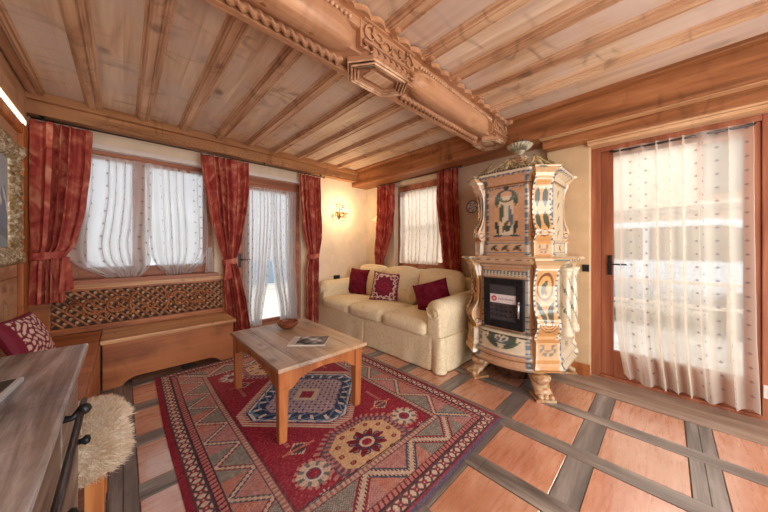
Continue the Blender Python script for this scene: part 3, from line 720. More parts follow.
obj('apron', apron(.733, 1.242, 1.618, 'x'), W_TLEG, ct); obj('apron', apron(.733, 1.242, 2.522, 'x'), W_TLEG, ct)
obj('apron', apron(1.663, 2.477, .688, 'y'), W_TLEG, ct); obj('apron', apron(1.663, 2.477, 1.287, 'y'), W_TLEG, ct)
bm = lathe(B(), [(.0, .0), (.045, 0), (.062, .012), (.085, .035), (.092, .052), (.088, .062), (.084, .062), (.084, .05), (.07, .025), (.04, .012), (0, .01)], (1.06, 2.34, .482), 40)
o = obj('wooden_bowl', bm, W_BOWL, None, True); tag(o, 'turned reddish wooden bowl on the coffee table', 'bowl')
# magazine
def magazine():
    t = thing('magazine', 'glossy magazine with black and white cover lying on the coffee table', 'magazine', (1.02, 1.885, .481))
    R = Matrix.Rotation(math.radians(43), 4, 'Z')     # aligned across the table as in the photo
    def place(bm): bmesh.ops.rotate(bm, cent=(0, 0, 0), matrix=Matrix.Rotation(math.radians(-42), 3, 'Z'), verts=bm.verts)
    bm = B(); box(bm, -.135, .135, -.095, .095, .0, .009, bev=.001); place(bm); obj('pages', bm, WHITE, t, local=True)
    nu, nv = 110, 80; U, V = np.meshgrid(np.linspace(-.136, .136, nu), np.linspace(-.096, .096, nv), indexing='ij')
    n = fnoise(U, V, 3.2)+.5*fnoise(U, V, 9, 2)
    g = np.clip(120+110*n, 20, 235); col = np.stack([g, g*.98, g*1.0], -1)
    col[U < -.085] = (214, 208, 200); col[(U < -.09) & (U > -.125) & (np.sin(V*300) > .4) & (np.abs(V) < .06)] = (150, 150, 160); col[V < -.088] = (226, 218, 206)
    c, s = math.cos(math.radians(-42)), math.sin(math.radians(-42))
    grid('cover', np.stack([U*c-V*s, U*s+V*c, .0098+U*0], -1), PAINTM, t, col, local=True)
magazine()

# ================================================================== CORNER BENCH
cbn = thing('corner_bench', 'long wooden corner bench chest with carved lattice back under the window', 'bench', (.2, 3.5, 0))
bm = B(); box(bm, -.14, .885, 3.235, 3.70, .388, .422, bev=.007); s_ = obj('seat_board', bm, W_SEAT, cbn)
bm = B(); box(bm, -.585, -.146, 2.1, 3.70, .388, .42, bev=.005); obj('seat_board', bm, W_BENCH, cbn)
n = 60; pts = []
for i in range(n+1):
    s = i/n; x = -.125+.985*s
    d = min(s, 1-s)*.985
    z = .0 if d < .12 else (.05*min(1, (d-.12)/.05)**.6 if d < .17 else .05+.012*math.sin(min(1, (d-.17)/.05)*PI/2))
    pts.append((x, z))
bm = B(); prism(bm, pts+[(.86, .39), (-.125, .39)], 3.262, 3.29, 'y'); obj('front_panel', bm, W_BENCH, cbn)
obj('side_panel', bx(.832, .86, 3.29, 3.69, 0, .388, bev=.003), W_BENCH, cbn)
obj('side_panel', bx(-.165, -.137, 2.12, 3.26, 0, .388, bev=.004), W_BENCH, cbn)
bm = B(); box(bm, -.5, .9, 3.742, 3.77, .425, .834); br = obj('back_board', bm, wood('shaded_backing', (112, 76, 54), (90, 60, 42), (66, 42, 30), 'x', 1., 0, .6), cbn)  # board colour darkened to stand for the shade of the cavity behind the lattice
bm = B(); box(bm, -.5, 1.03, 3.70, 3.77, .835, .862, bev=.005); box(bm, -.5, 1.03, 3.69, 3.71, .82, .836, bev=.003); c_ = obj('top_rail', bm, W_SEAT, cbn)
bm = B()
for a, b, c, d in ((-.455, .86, .424, .478), (-.455, .86, .80, .82), (.86, 1.0, .424, .82), (-.58, -.455, .424, .82)): box(bm, a, b, 3.695, 3.74, c, d, bev=.004)
obj('back_frame', bm, W_BENCH, cbn)
# carved lattice
bm = B(); lx0, lx1, lz0, lz1 = -.455, .86, .478, .80; st = .075
def clipseg(px, pz, dx, dz):
    t0, t1 = -9., 9.
    for p, d, lo, hi in ((px, dx, lx0, lx1), (pz, dz, lz0, lz1)):
        a, b = sorted(((lo-p)/d, (hi-p)/d)); t0 = max(t0, a); t1 = min(t1, b)
    return (t0, t1) if t1-t0 > .02 else None
for sg in (1, -1):
    k = -1.
    while k < 2.2:
        r = clipseg(lx0+k, lz0, .7071, .7071*sg) if sg == 1 else clipseg(lx0+k, lz1, .7071, -.7071)
        if r:
            pz = lz0 if sg == 1 else lz1
            a, b = [(lx0+k+.7071*t, 3.715+(.006 if sg > 0 else -.002), pz+.7071*sg*t) for t in r]; tube(bm, [a, b], .0095, 6)
        k += st
obj('lattice', bm, W_LATT, cbn)
bm = B(); kx = lx0
i = 0
while kx < lx1:
    for j in range(0, 12):
        x = kx; z = lz0+j*st/2
        if (i+j) % 2 == 1 and lz0+.01 < z < lz1-.01 and lx0 < x < lx1: bmesh.ops.create_uvsphere(bm, u_segments=8, v_segments=5, radius=.0135, matrix=Matrix.Translation((x, 3.718, z)))
    kx += st/2; i += 1
o = obj('lattice_studs', bm, W_WALL, cbn, True); o['label'] = 'pale carved studs'
bm = B(); xc = .2
def scroll(cx, cz, r0, r1, a0, a1, w0, w1, n=26, y=3.702):
    pts = []; rr = []
    for i in range(n):
        t = i/(n-1); a = a0+(a1-a0)*t; r = r0+(r1-r0)*t; pts.append((cx+r*math.cos(a), y, cz+r*math.sin(a))); rr.append(w0+(w1-w0)*t)
    tube(bm, pts, rr, 6)
for sx in (-1, 1):
    f = lambda a: a if sx > 0 else PI-a
    scroll(xc+sx*.0, .645, .15, .15, f(-.9), f(.9), .012, .012)
    scroll(xc+sx*.24, .63, .1, .02, f(2.6), f(-4.2), .013, .007)
    scroll(xc+sx*.40, .66, .09, .02, f(-2.6), f(4.4), .012, .007)
    scroll(xc+sx*.52, .62, .07, .015, f(2.4), f(-3.6), .011, .006)
    for q in range(7):
        a = q/6; cx = xc+sx*(.17+.33*a); cz = .64+.07*math.sin(a*9)
        scroll(cx, cz, .045, .05, f(.4+q), f(1.6+q), .004, .012, 8)
        scroll(cx, cz-.06, .04, .05, f(3.4+q), f(4.7+q), .012, .004, 8)
scroll(xc, .6, .0, .035, 0, 7, .006, .009); 
for k in range(8): scroll(xc, .60, .03, .075, k*PI/4, k*PI/4+.35, .012, .003, 8)
obj('leaf_carving', bm, W_BENCH, cbn, True)

# ================================================================== CUSHIONS
def cushion(name, label, cat, sx, sz, th, loc, rot, mat, group=None, painter=None, tassel=False):
    t = thing(name, label, cat, loc, group)
    n = 60; u = np.linspace(-1, 1, n); A, Bv = np.meshgrid(u, u, indexing='ij')
    pin = 1-.05*(1-A**2)*0-.09*(np.abs(Bv)**2)*0
    X = sx/2*A*(1-.07*(1-Bv**2)); Z = sz/2*Bv*(1-.07*(1-A**2))
    T = th/2*np.clip((1-A**2)*(1-Bv**2), 0, 1)**.42
    T = T*(1+.05*np.sin(A*7+2)*np.sin(Bv*5))
    R = np.array(rot.to_3x3())
    for sgn, nm in ((1, 'front_cover'), (-1, 'back_cover')):
        P = np.stack([X, sgn*-T, Z], -1)@R.T
        col = np.broadcast_to(np.array((122, 28, 54.)), P.shape).copy()
        if painter and sgn == 1: col = painter(A, Bv, col)
        grid(nm, P, PAINTM if painter else mat, t, col if painter else None, local=True)
    return t
def lace(A, Bv, col):
    r = np.hypot(A, Bv); an = np.arctan2(Bv, A)
    w = .78+.07*np.sin(an*12)
    m = (np.abs(np.maximum(np.abs(A), np.abs(Bv))-.8-.06*np.sin(A*14)*np.cos(Bv*14)) < .035) | ((np.abs(r-w) < .045))
    m |= (np.sin(A*26)*np.sin(Bv*26) > .55) & (r > .82) & (np.maximum(np.abs(A), np.abs(Bv)) < .92)
    col[m] = (222, 196, 186)
    rose = (np.sin(r*22+an*2) > .2) & (r < .45); col[rose] = (150, 40, 66); return col
def leafy(A, Bv, col):
    m = (np.abs(np.sin(A*13+2*np.sin(Bv*6)))*np.abs(np.sin(Bv*11+1.5*np.sin(A*7))) > .42) & (np.maximum(np.abs(A), np.abs(Bv)) < .88) & (A > -.75)
    col[m] = (226, 200, 190); return col
rx = lambda a, b, c: Matrix.Rotation(math.radians(c), 4, 'Z') @ Matrix.Rotation(math.radians(a), 4, 'X') @ Matrix.Rotation(math.radians(b), 4, 'Y')
# faces point towards -x (room): front of the pillow (-y) turned by -90 degrees
cushion('cushion', 'plain burgundy square cushion by the sofa arm nearest the wall corner', 'cushion', .42, .42, .15, (2.72, 3.42, .655), rx(-14, 2, -82), BURG, 'cushions on the sofa')
cushion('cushion', 'burgundy cushion with white lace wreath embroidery in the middle of the sofa', 'cushion', .42, .42, .15, (2.66, 2.74, .645), rx(-17, 5, -64), BURG, 'cushions on the sofa', lace)
cushion('cushion', 'plain burgundy cushion tilted against the sofa back beside the arm near the stove', 'cushion', .42, .38, .15, (2.62, 1.90, .625), rx(-26, -17, -62), BURG, 'cushions on the sofa')
cushion('cushion', 'burgundy cushion with white leaf embroidery lying on the corner bench behind the dresser', 'cushion', .40, .34, .13, (-.46, 2.93, .59), rx(-22, 0, 78), BURG, None, leafy)

# ================================================================== SOFA
sf = thing('sofa', 'cream damask three seat sofa with rolled arms and skirt below the small window', 'sofa', (2.65, 2.6, 0))
softbox('frame', .80, 2.02, .24, .04, SOFA, sf, (2.62, 2.6, .21))
for k, y in enumerate((1.965, 2.605, 3.245)):
    softbox('seat_cushion', .66, .635, .155, .055, SOFA, sf, (2.47, y, .375), (.02, .004, .028), cuts=13, seed=k, wob=.003)
for k, y in enumerate((1.965, 2.605, 3.245)):
    R = Matrix.Rotation(math.radians(13), 3, 'Y')
    o = softbox('back_cushion', .17, .63, .47, .07, SOFA, sf, (2.865, y, .665), (.045, .004, .04), cuts=11, rot=R, seed=k+4, wob=.004)
softbox('back_frame', .14, 2.24, .8, .06, SOFA, sf, (3.07, 2.61, .42), (.01, 0, .03), cuts=13)
def sofa_arm(yc, sgn):
    # rolled profile in y-z, swept along x, sloping up to the back
    prof = []
    for i in range(40):
        a = 2*PI*i/40
        y, z = .118*math.cos(a), .115*math.sin(a)
        if math.sin(a) < -.2:  # lower part runs down into the panel
            y = .118*math.cos(a)*(.8); z = -.115+(-.2-math.sin(a))*-.25
        prof.append((y+sgn*.0, z))
    xs = np.linspace(0, 1, 26); P = np.zeros((40, 26, 3))
    for j, t in enumerate(xs):
        e = math.sqrt(max(0, 1-(1-min(1, min(t/.05, 1)))**2)) if t < .05 else 1
        e = max(.04, e); x = 2.17+.86*t; zz = .57+.035*t**1.5
        for i, (y, z) in enumerate(prof): P[i, j] = (x-.012*(1-e), yc+y*e*(1-.12*t), zz+z*e)
    o = grid('arm', P, SOFA, sf, closed_u=True)
    bm = B(); pts = [(2.163-.002, yc+(.008+.0125*a)*math.cos(a), .575+(.008+.0125*a)*math.sin(a)) for a in np.linspace(0, 6.6, 30)]
    tube(bm, pts, .0055, 6); obj('scroll_piping', bm, SOFA, o, True)
    bm = B()
    o2 = softbox('arm_panel', .86, .17, .5, .03, SOFA, sf, (2.60, yc+sgn*.02, .30), (.0, .012, 0), cuts=9)
sofa_arm(1.55, 1); sofa_arm(3.665, -1)
# loose skirt: front and stove side, falling to the floor with a corner pleat
def skirt():
    pts = [(2.19, 3.76), (2.165, 3.70), (2.165, 1.52), (2.17, 1.48), (2.21, 1.468), (3.1, 1.468)]
    seg = []; tot = 0
    for a, b in zip(pts, pts[1:]): L = math.dist(a, b); seg.append((a, b, L)); tot += L
    n = 420; s = np.linspace(0, tot, n); XY = np.zeros((n, 2)); N = np.zeros((n, 2)); acc = 0
    for a, b, L in seg:
        m = (s >= acc-1e-9) & (s <= acc+L+1e-9); t = (s[m]-acc)/L
        XY[m] = np.array(a)+(np.array(b)-np.array(a))*t[:, None]; d = (np.array(b)-np.array(a))/L; N[m] = (-abs(d[1]), -abs(d[0])); acc += L
    for _ in range(3): N = (np.roll(N, 1, 0)+N+np.roll(N, -1, 0))/3
    N[0] = N[1]; N[-1] = N[-2]
    zz = np.linspace(.335, .006, 24); S, Z = np.meshgrid(s, zz, indexing='ij'); t = (.335-Z)/.33
    corner = seg[0][2]+seg[1][2]; dc = S-corner-.03
    off = .004+.018*t+.006*t*np.sin(S*11+1.5*np.sin(S*7))+.002*t*np.sin(S*31)
    off += .03*t*np.exp(-(dc/.05)**2)-.03*t*np.exp(-((dc+.085)/.016)**2)-.025*t*np.exp(-((dc-.085)/.016)**2)
    off -= .02*t*np.exp(-((S-seg[0][2]-1.1)/.012)**2)
    P = np.stack([XY[:, 0][:, None]+N[:, 0][:, None]*off, XY[:, 1][:, None]+N[:, 1][:, None]*off, Z], -1)
    o = grid('skirt', P, SOFA, sf); m = o.modifiers.new('solid', 'SOLIDIFY'); m.thickness = .004
skirt()

# ================================================================== DRESSER (foreground left)
dr = thing('dresser', 'dark weathered wooden dresser with a black metal rail in the left foreground', 'dresser', (-.34, .8, 0))
bm = B(); box(bm, -.59, -.092, .25, 1.475, .826, .85, bev=.006); obj('top', bm, W_DRES, dr)
bm = B(); box(bm, -.585, -.1, .26, 1.46, .80, .826, bev=.004); obj('top_moulding', bm, W_DSIDE, dr)
bm = B(); box(bm, -.58, -.125, .28, 1.43, .06, .80, bev=.004); obj('body', bm, W_DSIDE, dr)
obj('plinth', bx(-.57, -.14, .3, 1.41, 0, .06), W_DSIDE, dr)
for y0_, y1_ in ((.31, .66), (.69, 1.04), (1.07, 1.40)):
    d = obj('door', bx(-.125, -.112, y0_, y1_, .1, .75, bev=.003), W_DSIDE, dr)
    bm = B(); lathe(bm, [(0, .0), (.009, .0), (.009, .012), (.016, .02), (.012, .03), (0, .033)], (-.112, y1_-.04, .55), 12, 'x'); obj('knob', bm, IRON, d, True)
bm = B(); tube(bm, [(-.074, .2, .80), (-.074, 1.06, .80)], .0065, 10); rl = obj('rail', bm, IRONM, dr, True)
for y in (.60, 1.0):
    bm = B(); tube(bm, [(-.12, y, .79), (-.09, y, .785), (-.074, y, .80)], [.011, .007, .01], 10)
    bmesh.ops.create_uvsphere(bm, u_segments=12, v_segments=8, radius=.0135, matrix=Matrix.Translation((-.07, y, .80))); obj('rail_bracket', bm, IRON, rl, True)
# things on the dresser
bm = B(); box(bm, -.5, -.19, .0, .26, 0, .012, bev=.002); bmesh.ops.rotate(bm, cent=(-.19, .26, 0), matrix=Matrix.Rotation(math.radians(-5), 3, 'Z'), verts=bm.verts)
bmesh.ops.translate(bm, vec=(.003, .905, .8502), verts=bm.verts)
fr = obj('tray', bm, plain('pale_tray', (190, 196, 204), .3, noise=10)); tag(fr, 'flat dark tray with pale rim lying on the front of the dresser', 'tray')
bm = B(); box(bm, -.49, -.2, .01, .25, .012, .0135); bmesh.ops.rotate(bm, cent=(-.19, .26, 0), matrix=Matrix.Rotation(math.radians(-5), 3, 'Z'), verts=bm.verts)
bmesh.ops.translate(bm, vec=(.003, .905, .8502), verts=bm.verts); obj('tray_surface', bm, DARKP, fr, local=True)
bm = B(); box(bm, -.5, -.272, 1.30, 1.42, .8505, .862, bev=.002)
bk = obj('flat_case', bm, DARKP); tag(bk, 'small dark flat case lying behind the tray on the dresser top beside the wall', 'case')

# ================================================================== STOOL WITH SHEEPSKIN
sk = thing('stool', 'orange wooden stool mostly hidden behind the dresser beneath a sheepskin', 'stool', (-.19, 1.68, 0))
obj('seat', bx(-.305, -.055, 1.60, 1.95, .37, .40, bev=.006), W_POST, sk)
for x, y in ((-.275, 1.63), (-.085, 1.63), (-.275, 1.92), (-.085, 1.92)):
    bm = B(); box(bm, x-.028, x+.028, y-.025, y+.025, 0, .37, bev=.004); obj('leg', bm, W_POST, sk)
obj('stretcher', bx(-.095, -.065, 1.65, 1.9, .1, .16, bev=.004), W_POST, sk)
def fleece():
    bm = B(); r = random.Random(3)
    verts = []; n = 0
    base = []
    me = bpy.data.meshes.new('sheepskin')
    V, F = [], []
    def fur(p, nrm, L):
        side = nrm.cross(Vector((r.uniform(-1, 1), r.uniform(-1, 1), r.uniform(-1, 1)))).normalized()*r.uniform(.0013, .0026)
        bend = Vector((r.uniform(-1, 1), r.uniform(-1, 1), r.uniform(-.9, .2)))*.5
        i = len(V); q = p
        for k in range(3):
            t = k/3; w = side*(1-t*.6); pos = p+nrm*L*t*(1-.2*t)+bend*L*t*t*.9; V.append(tuple(pos-w)); V.append(tuple(pos+w))
        V.append(tuple(p+nrm*L*.8+bend*L*.9)); F.extend([(i, i+1, i+3, i+2), (i+2, i+3, i+5, i+4), (i+4, i+5, i+6)])
    cx, cy = -.175, 1.77; hx, hy = .19, .25
    def surf(an, rr):
        cxx = math.copysign(abs(math.cos(an))**.65, math.cos(an)); syy = math.copysign(abs(math.sin(an))**.65, math.sin(an))
        z = .425+.03*(1-rr**2) if rr < .82 else .435-(rr-.82)*(.75 if syy < .2 else .35)
        return Vector((cx+hx*min(rr, 1)*cxx*1.0, cy+hy*rr*syy, z)), cxx, syy
    nu, nv = 36, 16
    for a in range(nu):
        for b in range(nv): V.append(tuple(surf(2*PI*a/nu, b/(nv-1))[0]))
    for a in range(nu):
        for b in range(nv-1): F.append((a*nv+b, a*nv+b+1, ((a+1) % nu)*nv+b+1, ((a+1) % nu)*nv+b))
    for _ in range(40000):
        an = r.uniform(0, 2*PI); rr = math.sqrt(r.random()); p, cxx, syy = surf(an, rr)
        out = Vector((cxx, syy, 0)); k = min(1, max(0, (rr-.7)/.3))
        nrm = (Vector((0, 0, 1))*(1-.85*k)+out*(.35+.65*k)).normalized()
        fur(p, nrm, r.uniform(.02, .038))
    me.from_pydata(V, [], F); 
    return me
t = NT('wool'); n_ = t.n('TexNoise', {'Vector': t.coord(), 'Scale': 22., 'Detail': 2.}); c_ = t.ramp(n_.outputs[0], [(.35, (242, 226, 204)), (.65, (252, 244, 230))])
b_ = t.bsdf(c_, .9, spec=.1); tr_ = t.n('BsdfTranslucent', {0: c_}); mx_ = t.n('MixShader', {0: .35, 1: b_.outputs[0], 2: tr_.outputs[0]}); t.t.links.new(mx_.outputs[0], t.out.inputs[0])
o = finish(fleece(), 'sheepskin', MATS['wool'], None, False, False); tag(o, 'fluffy cream sheepskin draped over the stool beside the dresser', 'sheepskin')
# ================================================================== TILED STOVE
SX, SY = 2.78, .985
ORA, CRE, PIN, GRE, BRO, BLU, DKG = [np.array(c, float) for c in ((206, 152, 92), (214, 200, 174), (196, 152, 118), (78, 92, 74), (120, 80, 44), (98, 118, 134), (54, 64, 58))]
def octcorners(a):
    w = a*.54
    return [(-a, w), (-a, -w), (-w, -a), (w, -a), (a, -w), (a, w), (w, a), (-w, a)]
def octloft(name, prof, painter, parent, per=26, rows=None, bow=None, mat=None, smooth=False):
    z = []; a = []
    for (z0, a0), (z1, a1) in zip(prof, prof[1:]):
        n = max(1, int(math.hypot(z1-z0, a1-a0)/.0065)); t = np.arange(n)/n; z += list(z0+(z1-z0)*t); a += list(a0+(a1-a0)*t)
    z.append(prof[-1][0]); a.append(prof[-1][1]); z = np.array(z); a = np.array(a); nv = len(z)
    us = np.linspace(-1, 1, per, endpoint=False); P = np.zeros((8*per, nv, 3)); F = np.zeros((8*per, nv), int); Un = np.zeros((8*per, nv)); HW = np.zeros((8*per, nv))
    for k in range(8):
        for j in range(nv):
            cs = octcorners(a[j]); p, q = np.array(cs[k]), np.array(cs[(k+1) % 8]); t = (us+1)/2
            XY = p+(q-p)*t[:, None]
            if bow: 
                b = bow(k, z[j]); nn = np.array([(q-p)[1], -(q-p)[0]])
                nn = nn/(np.linalg.norm(nn)+1e-9); XY = XY+nn*(b*(1-us**2))[:, None]
            sl = slice(k*per, (k+1)*per); P[sl, j, 0] = SX+XY[:, 0]; P[sl, j, 1] = SY+XY[:, 1]; P[sl, j, 2] = z[j]
            F[sl, j] = k; Un[sl, j] = us; HW[sl, j] = np.linalg.norm(q-p)/2
    col = painter(F, Un, Un*HW, P[..., 2], HW) if painter else None
    return grid(name, P, mat or PAINTG, parent, col, closed_u=True, smooth=smooth)
def leaf(S, Z, p, q, w, curve=0.):
    p = np.array(p, float); q = np.array(q, float); L = np.hypot(*(q-p)); d = (q-p)/L; n = np.array([-d[1], d[0]])
    t = ((S-p[0])*d[0]+(Z-p[1])*d[1])/L; o = (S-p[0])*n[0]+(Z-p[1])*n[1]-curve*np.sin(np.clip(t, 0, 1)*PI)
    return (t > 0) & (t < 1) & (np.abs(o) < w*np.sin(np.clip(t, 0, 1)*PI)**.8)
def arc(S, Z, c, r, w, a0=-9, a1=9, ry=None):
    rr = np.hypot(S-c[0], (Z-c[1])*(r/(ry or r))); an = np.arctan2(Z-c[1], S-c[0]); return (np.abs(rr-r) < w) & (an > a0) & (an < a1)
def spiral(S, Z, c, r, w, sg=1):
    rr = np.hypot(S-c[0], Z-c[1]); an = np.arctan2(Z-c[1], sg*(S-c[0])); return (np.abs(((rr/r*2.2-an/(2*PI)) % 1)-.5) < w) & (rr < r)
def basecol(F, Un):
    col = np.zeros(F.shape+(3,)); pal = [PIN, ORA, CRE, ORA, PIN, ORA, CRE, ORA]
    for k in range(8): col[F == k] = pal[k]
    return col
def corners(col, Un, Z, f=260):
    m = np.abs(Un) > .89; col[m] = CRE; col[m] = CRE*.6+BLU*.4; col[m & (np.sin(Z*f*.35+3*np.sin(Z*61)) > .2)] = BLU*.85
def scallops(col, S, Z, z0, h, c=DKG, per=.028):
    m = (Z < z0) & (Z > z0-h*np.abs(np.cos(PI*S/per))); col[m] = c
def foliage(col, S, Z, cz, w, h, c1=GRE, c2=BRO):
    for sx in (-1, 1):
        for (a, b, cc, wd, cv, c) in (((.1, -.9), (.75, -.1), c1, .14, .1, c1), ((.7, -.2), (.35, .55), c1, .13, -.1, c1), ((.1, -.2), (.45, .2), c2, .08, .05, c2), ((.3, .4), (.75, .9), c1, .12, .05, c1), ((.05, .2), (.2, .85), c2, .07, 0, c2)):
            col[leaf(S, Z, (sx*a[0]*w, cz+a[1]*h), (sx*b[0]*w, cz+b[1]*h), wd*w, sx*cv*w)] = c
    col[np.hypot(S, (Z-cz)*w/h) < .14*w] = c2
st = thing('tiled_stove', 'tall octagonal painted ceramic tiled stove with black fire door standing on paw feet', 'tiled stove', (SX, SY, 0))
def p_base(F, Un, S, Z, HW):
    col = basecol(F, Un); corners(col, Un, Z, 220)
    col[F == 0] = np.where((Z[F == 0] < .31)[:, None], PIN*.97, CRE*.98)
    m = F == 0; s, z, c = S[m], Z[m], col[m]
    corners(c, Un[m], z, 220); band = (z > .315)
    foliage(c, s*1.0, z, .385, .17, .055, GRE*.9, BLU*.8); c[leaf(s, z, (-.16, .43), (0, .335), .012, -.02)] = GRE; c[leaf(s, z, (.16, .43), (0, .335), .012, .02)] = GRE
    scallops(c, s, z, .448, .016); c[np.abs(z-.30) < .004] = BLU*.9; c[np.abs(z-.255) < .003] = BRO; col[m] = c
    for k in (1, 3, 7, 2, 6):
        m = F == k; s, z, c = S[m], Z[m], col[m]
        if k in (1, 3, 7): foliage(c, s, z, .38, .085, .05, GRE, BRO); scallops(c, s, z, .44, .014, GRE)
        else: foliage(c, s, z, .38, .07, .045, BLU*.9, GRE)
        col[m] = c
    return col
bow = lambda k, z: (.055*max(0, min(1, (.5-z)/.1)) if k == 0 else 0)
octloft('base_body', [(.17, .30), (.172, .385), (.19, .42), (.215, .425), (.235, .405), (.25, .40), (.265, .41), (.285, .415), (.30, .405), (.32, .39), (.44, .385), (.455, .395), (.47, .39), (.475, .36)], p_base, st, bow=bow)
def p_low(F, Un, S, Z, HW):
    col = basecol(F, Un); corners(col, Un, Z, 180)
    for k in (0, 4):
        m = F == k; c = col[m]; s, z = S[m], Z[m]; band = (z > .945) & (z < 1.0); c[band] = CRE; scallops(c, s, z, .995, .03, BLU*.8, .03); scallops(c, s, z, .96, .01, BRO, .03); col[m] = c
    for k in (2, 6):
        m = F == k; c = col[m]; s, z = S[m], Z[m]
        for zz in (.55, .68, .81, .93): c[leaf(s, z, (-.05, zz-.05), (.04, zz+.04), .018, .01)] = GRE*1.2
        col[m] = c
    return col
octloft('fire_chamber', [(.47, .365), (1.02, .365), (1.03, .37)], p_low, st)
def p_ledge(F, Un, S, Z, HW):
    col = basecol(F, Un); col[:] = col*.6+CRE*.4
    m = (np.sin(S*2*PI/.024) > .1) & (Z > 1.088) & (Z < 1.1); col[m] = DKG
    col[(Z > 1.045) & (Z < 1.06)] = PIN*.85; return col
octloft('ledge_cornice', [(1.025, .36), (1.03, .375), (1.045, .38), (1.055, .40), (1.068, .43), (1.08, .44), (1.087, .452), (1.103, .452), (1.11, .43), (1.125, .40), (1.128, .34)], p_ledge, st)
def p_plinth(F, Un, S, Z, HW):
    col = basecol(F, Un); col[:] = col*.75+CRE*.25; corners(col, Un, Z, 300)
    for k in range(8):
        m = F == k; c = col[m]; s, z = S[m], Z[m]
        for cx in ((-.1, .0, .1) if k in (0, 4) else (0,)):
            c[leaf(s, z, (cx-.04, 1.165), (cx+.03, 1.225), .013, .006)] = GRE; c[leaf(s, z, (cx+.04, 1.165), (cx-.02, 1.2), .011)] = BRO; c[np.hypot(s-cx, z-1.195) < .012] = DKG
            c[(np.abs(np.abs(s-cx)-.048) < .0025)] = BRO*1.2
        c[np.abs(z-1.152) < .003] = BLU; c[np.abs(z-1.24) < .003] = BLU; col[m] = c
    return col
octloft('upper_plinth', [(1.12, .35), (1.14, .35), (1.148, .338), (1.245, .335), (1.255, .345), (1.262, .325)], p_plinth, st)
def p_up(F, Un, S, Z, HW):
    col = basecol(F, Un); corners(col, Un, Z, 170)
    for k in range(8):
        m = F == k; c = col[m]; s, z = S[m], Z[m]
        if k in (0, 4):
            arch = (np.abs(s) < .105) & (z > 1.3) & (z < 1.62+np.sqrt(np.clip(.105**2-s**2, 0, 1))*.9); c[arch] = PIN*1.04
            inn = (np.abs(s) < .06) & (z > 1.31) & (z < 1.6+np.sqrt(np.clip(.06**2-s**2, 0, 1))); c[inn] = CRE
            ed = arch & ~((np.abs(s) < .098) & (z > 1.307) & (z < 1.612+np.sqrt(np.clip(.098**2-s**2, 0, 1))*.9)); c[ed] = BLU*.8
            for sx in (-1, 1):
                c[leaf(s, z, (sx*.07, 1.31), (sx*.09, 1.45), .016, 0)] = DKG; c[leaf(s, z, (sx*.085, 1.56), (sx*.05, 1.69), .022, -sx*.01)] = GRE*.8
                c[leaf(s, z, (sx*.02, 1.6), (sx*.075, 1.66), .014, 0)] = GRE; c[leaf(s, z, (sx*.115, 1.3), (sx*.03, 1.31), .012, 0)] = BLU*.7
            c[leaf(s, z, (-.045, 1.42), (-.035, 1.6), .022, .004)] = GRE; c[leaf(s, z, (.045, 1.36), (.02, 1.58), .018, -.006)] = BLU*.9
            c[leaf(s, z, (-.03, 1.33), (.03, 1.45), .016, .01)] = BRO; c[np.hypot(s-.01, (z-1.37)) < .03] = DKG*1.2; c[np.hypot(s, z-1.61) < .016] = BRO*1.2
            scallops(c, s, z, 1.745, .02, BLU*.8, .03); c[leaf(s, z, (0, 1.7), (0, 1.76), .02)] = DKG
        elif k in (2, 6):
            for zz in (1.33, 1.45, 1.57, 1.68): c[leaf(s, z, (-.04, zz-.05), (.04, zz+.03), .014, .01)] = GRE*1.4
        col[m] = c
    return col
octloft('upper_body', [(1.258, .325), (1.745, .325), (1.75, .33)], p_up, st)
def p_corn(F, Un, S, Z, HW):
    col = basecol(F, Un); corners(col, Un, Z, 300); col[Z > 1.835] = CRE
    scallops(col, S, Z, 1.845, .022, BLU*.85, .026); col[np.abs(Z-1.752) < .004] = BRO; return col
octloft('crown_cornice', [(1.745, .33), (1.755, .345), (1.765, .335), (1.80, .34), (1.815, .36), (1.828, .385), (1.84, .39), (1.85, .40), (1.862, .40), (1.868, .37), (1.87, .28)], p_corn, st)
bm = B()
for k in range(8):
    cs = octcorners(.385); p, q = cs[k], cs[(k+1) % 8]; n = int(math.dist(p, q)/.024)
    for i in range(n):
        t = (i+.5)/n; bmesh.ops.create_uvsphere(bm, u_segments=8, v_segments=6, radius=.009, matrix=Matrix.Translation((SX+p[0]+(q[0]-p[0])*t, SY+p[1]+(q[1]-p[1])*t, 1.873)))
o = obj('beaded_gallery', bm, plain('dark_glaze', (88, 92, 84), .2, noise=20, coat=.4), st, True)
def p_dome(F, Un, S, Z, HW):
    col = basecol(F, Un)*.95; m = np.abs(Un) > .8; col[m] = CRE; col[m & (np.sin(Z*200) > 0)] = GRE
    for k in range(8):
        m = F == k; c = col[m]; s, z, h = S[m], Z[m], HW[m]
        for q in (1.9, 1.945, 1.985): c[leaf(s, z, (-.03*(2.1-q)*5, q-.02), (.03*(2.1-q)*5, q+.03), .013, .01)] = GRE
        c[np.abs(z-1.885) < .006] = BRO; col[m] = c
    return col
octloft('dome', [(1.865, .30), (1.88, .29), (1.90, .245), (1.93, .185), (1.97, .13), (2.01, .09), (2.04, .06), (2.055, .055), (2.06, .07), (2.07, .07), (2.075, .04)], p_dome, st)
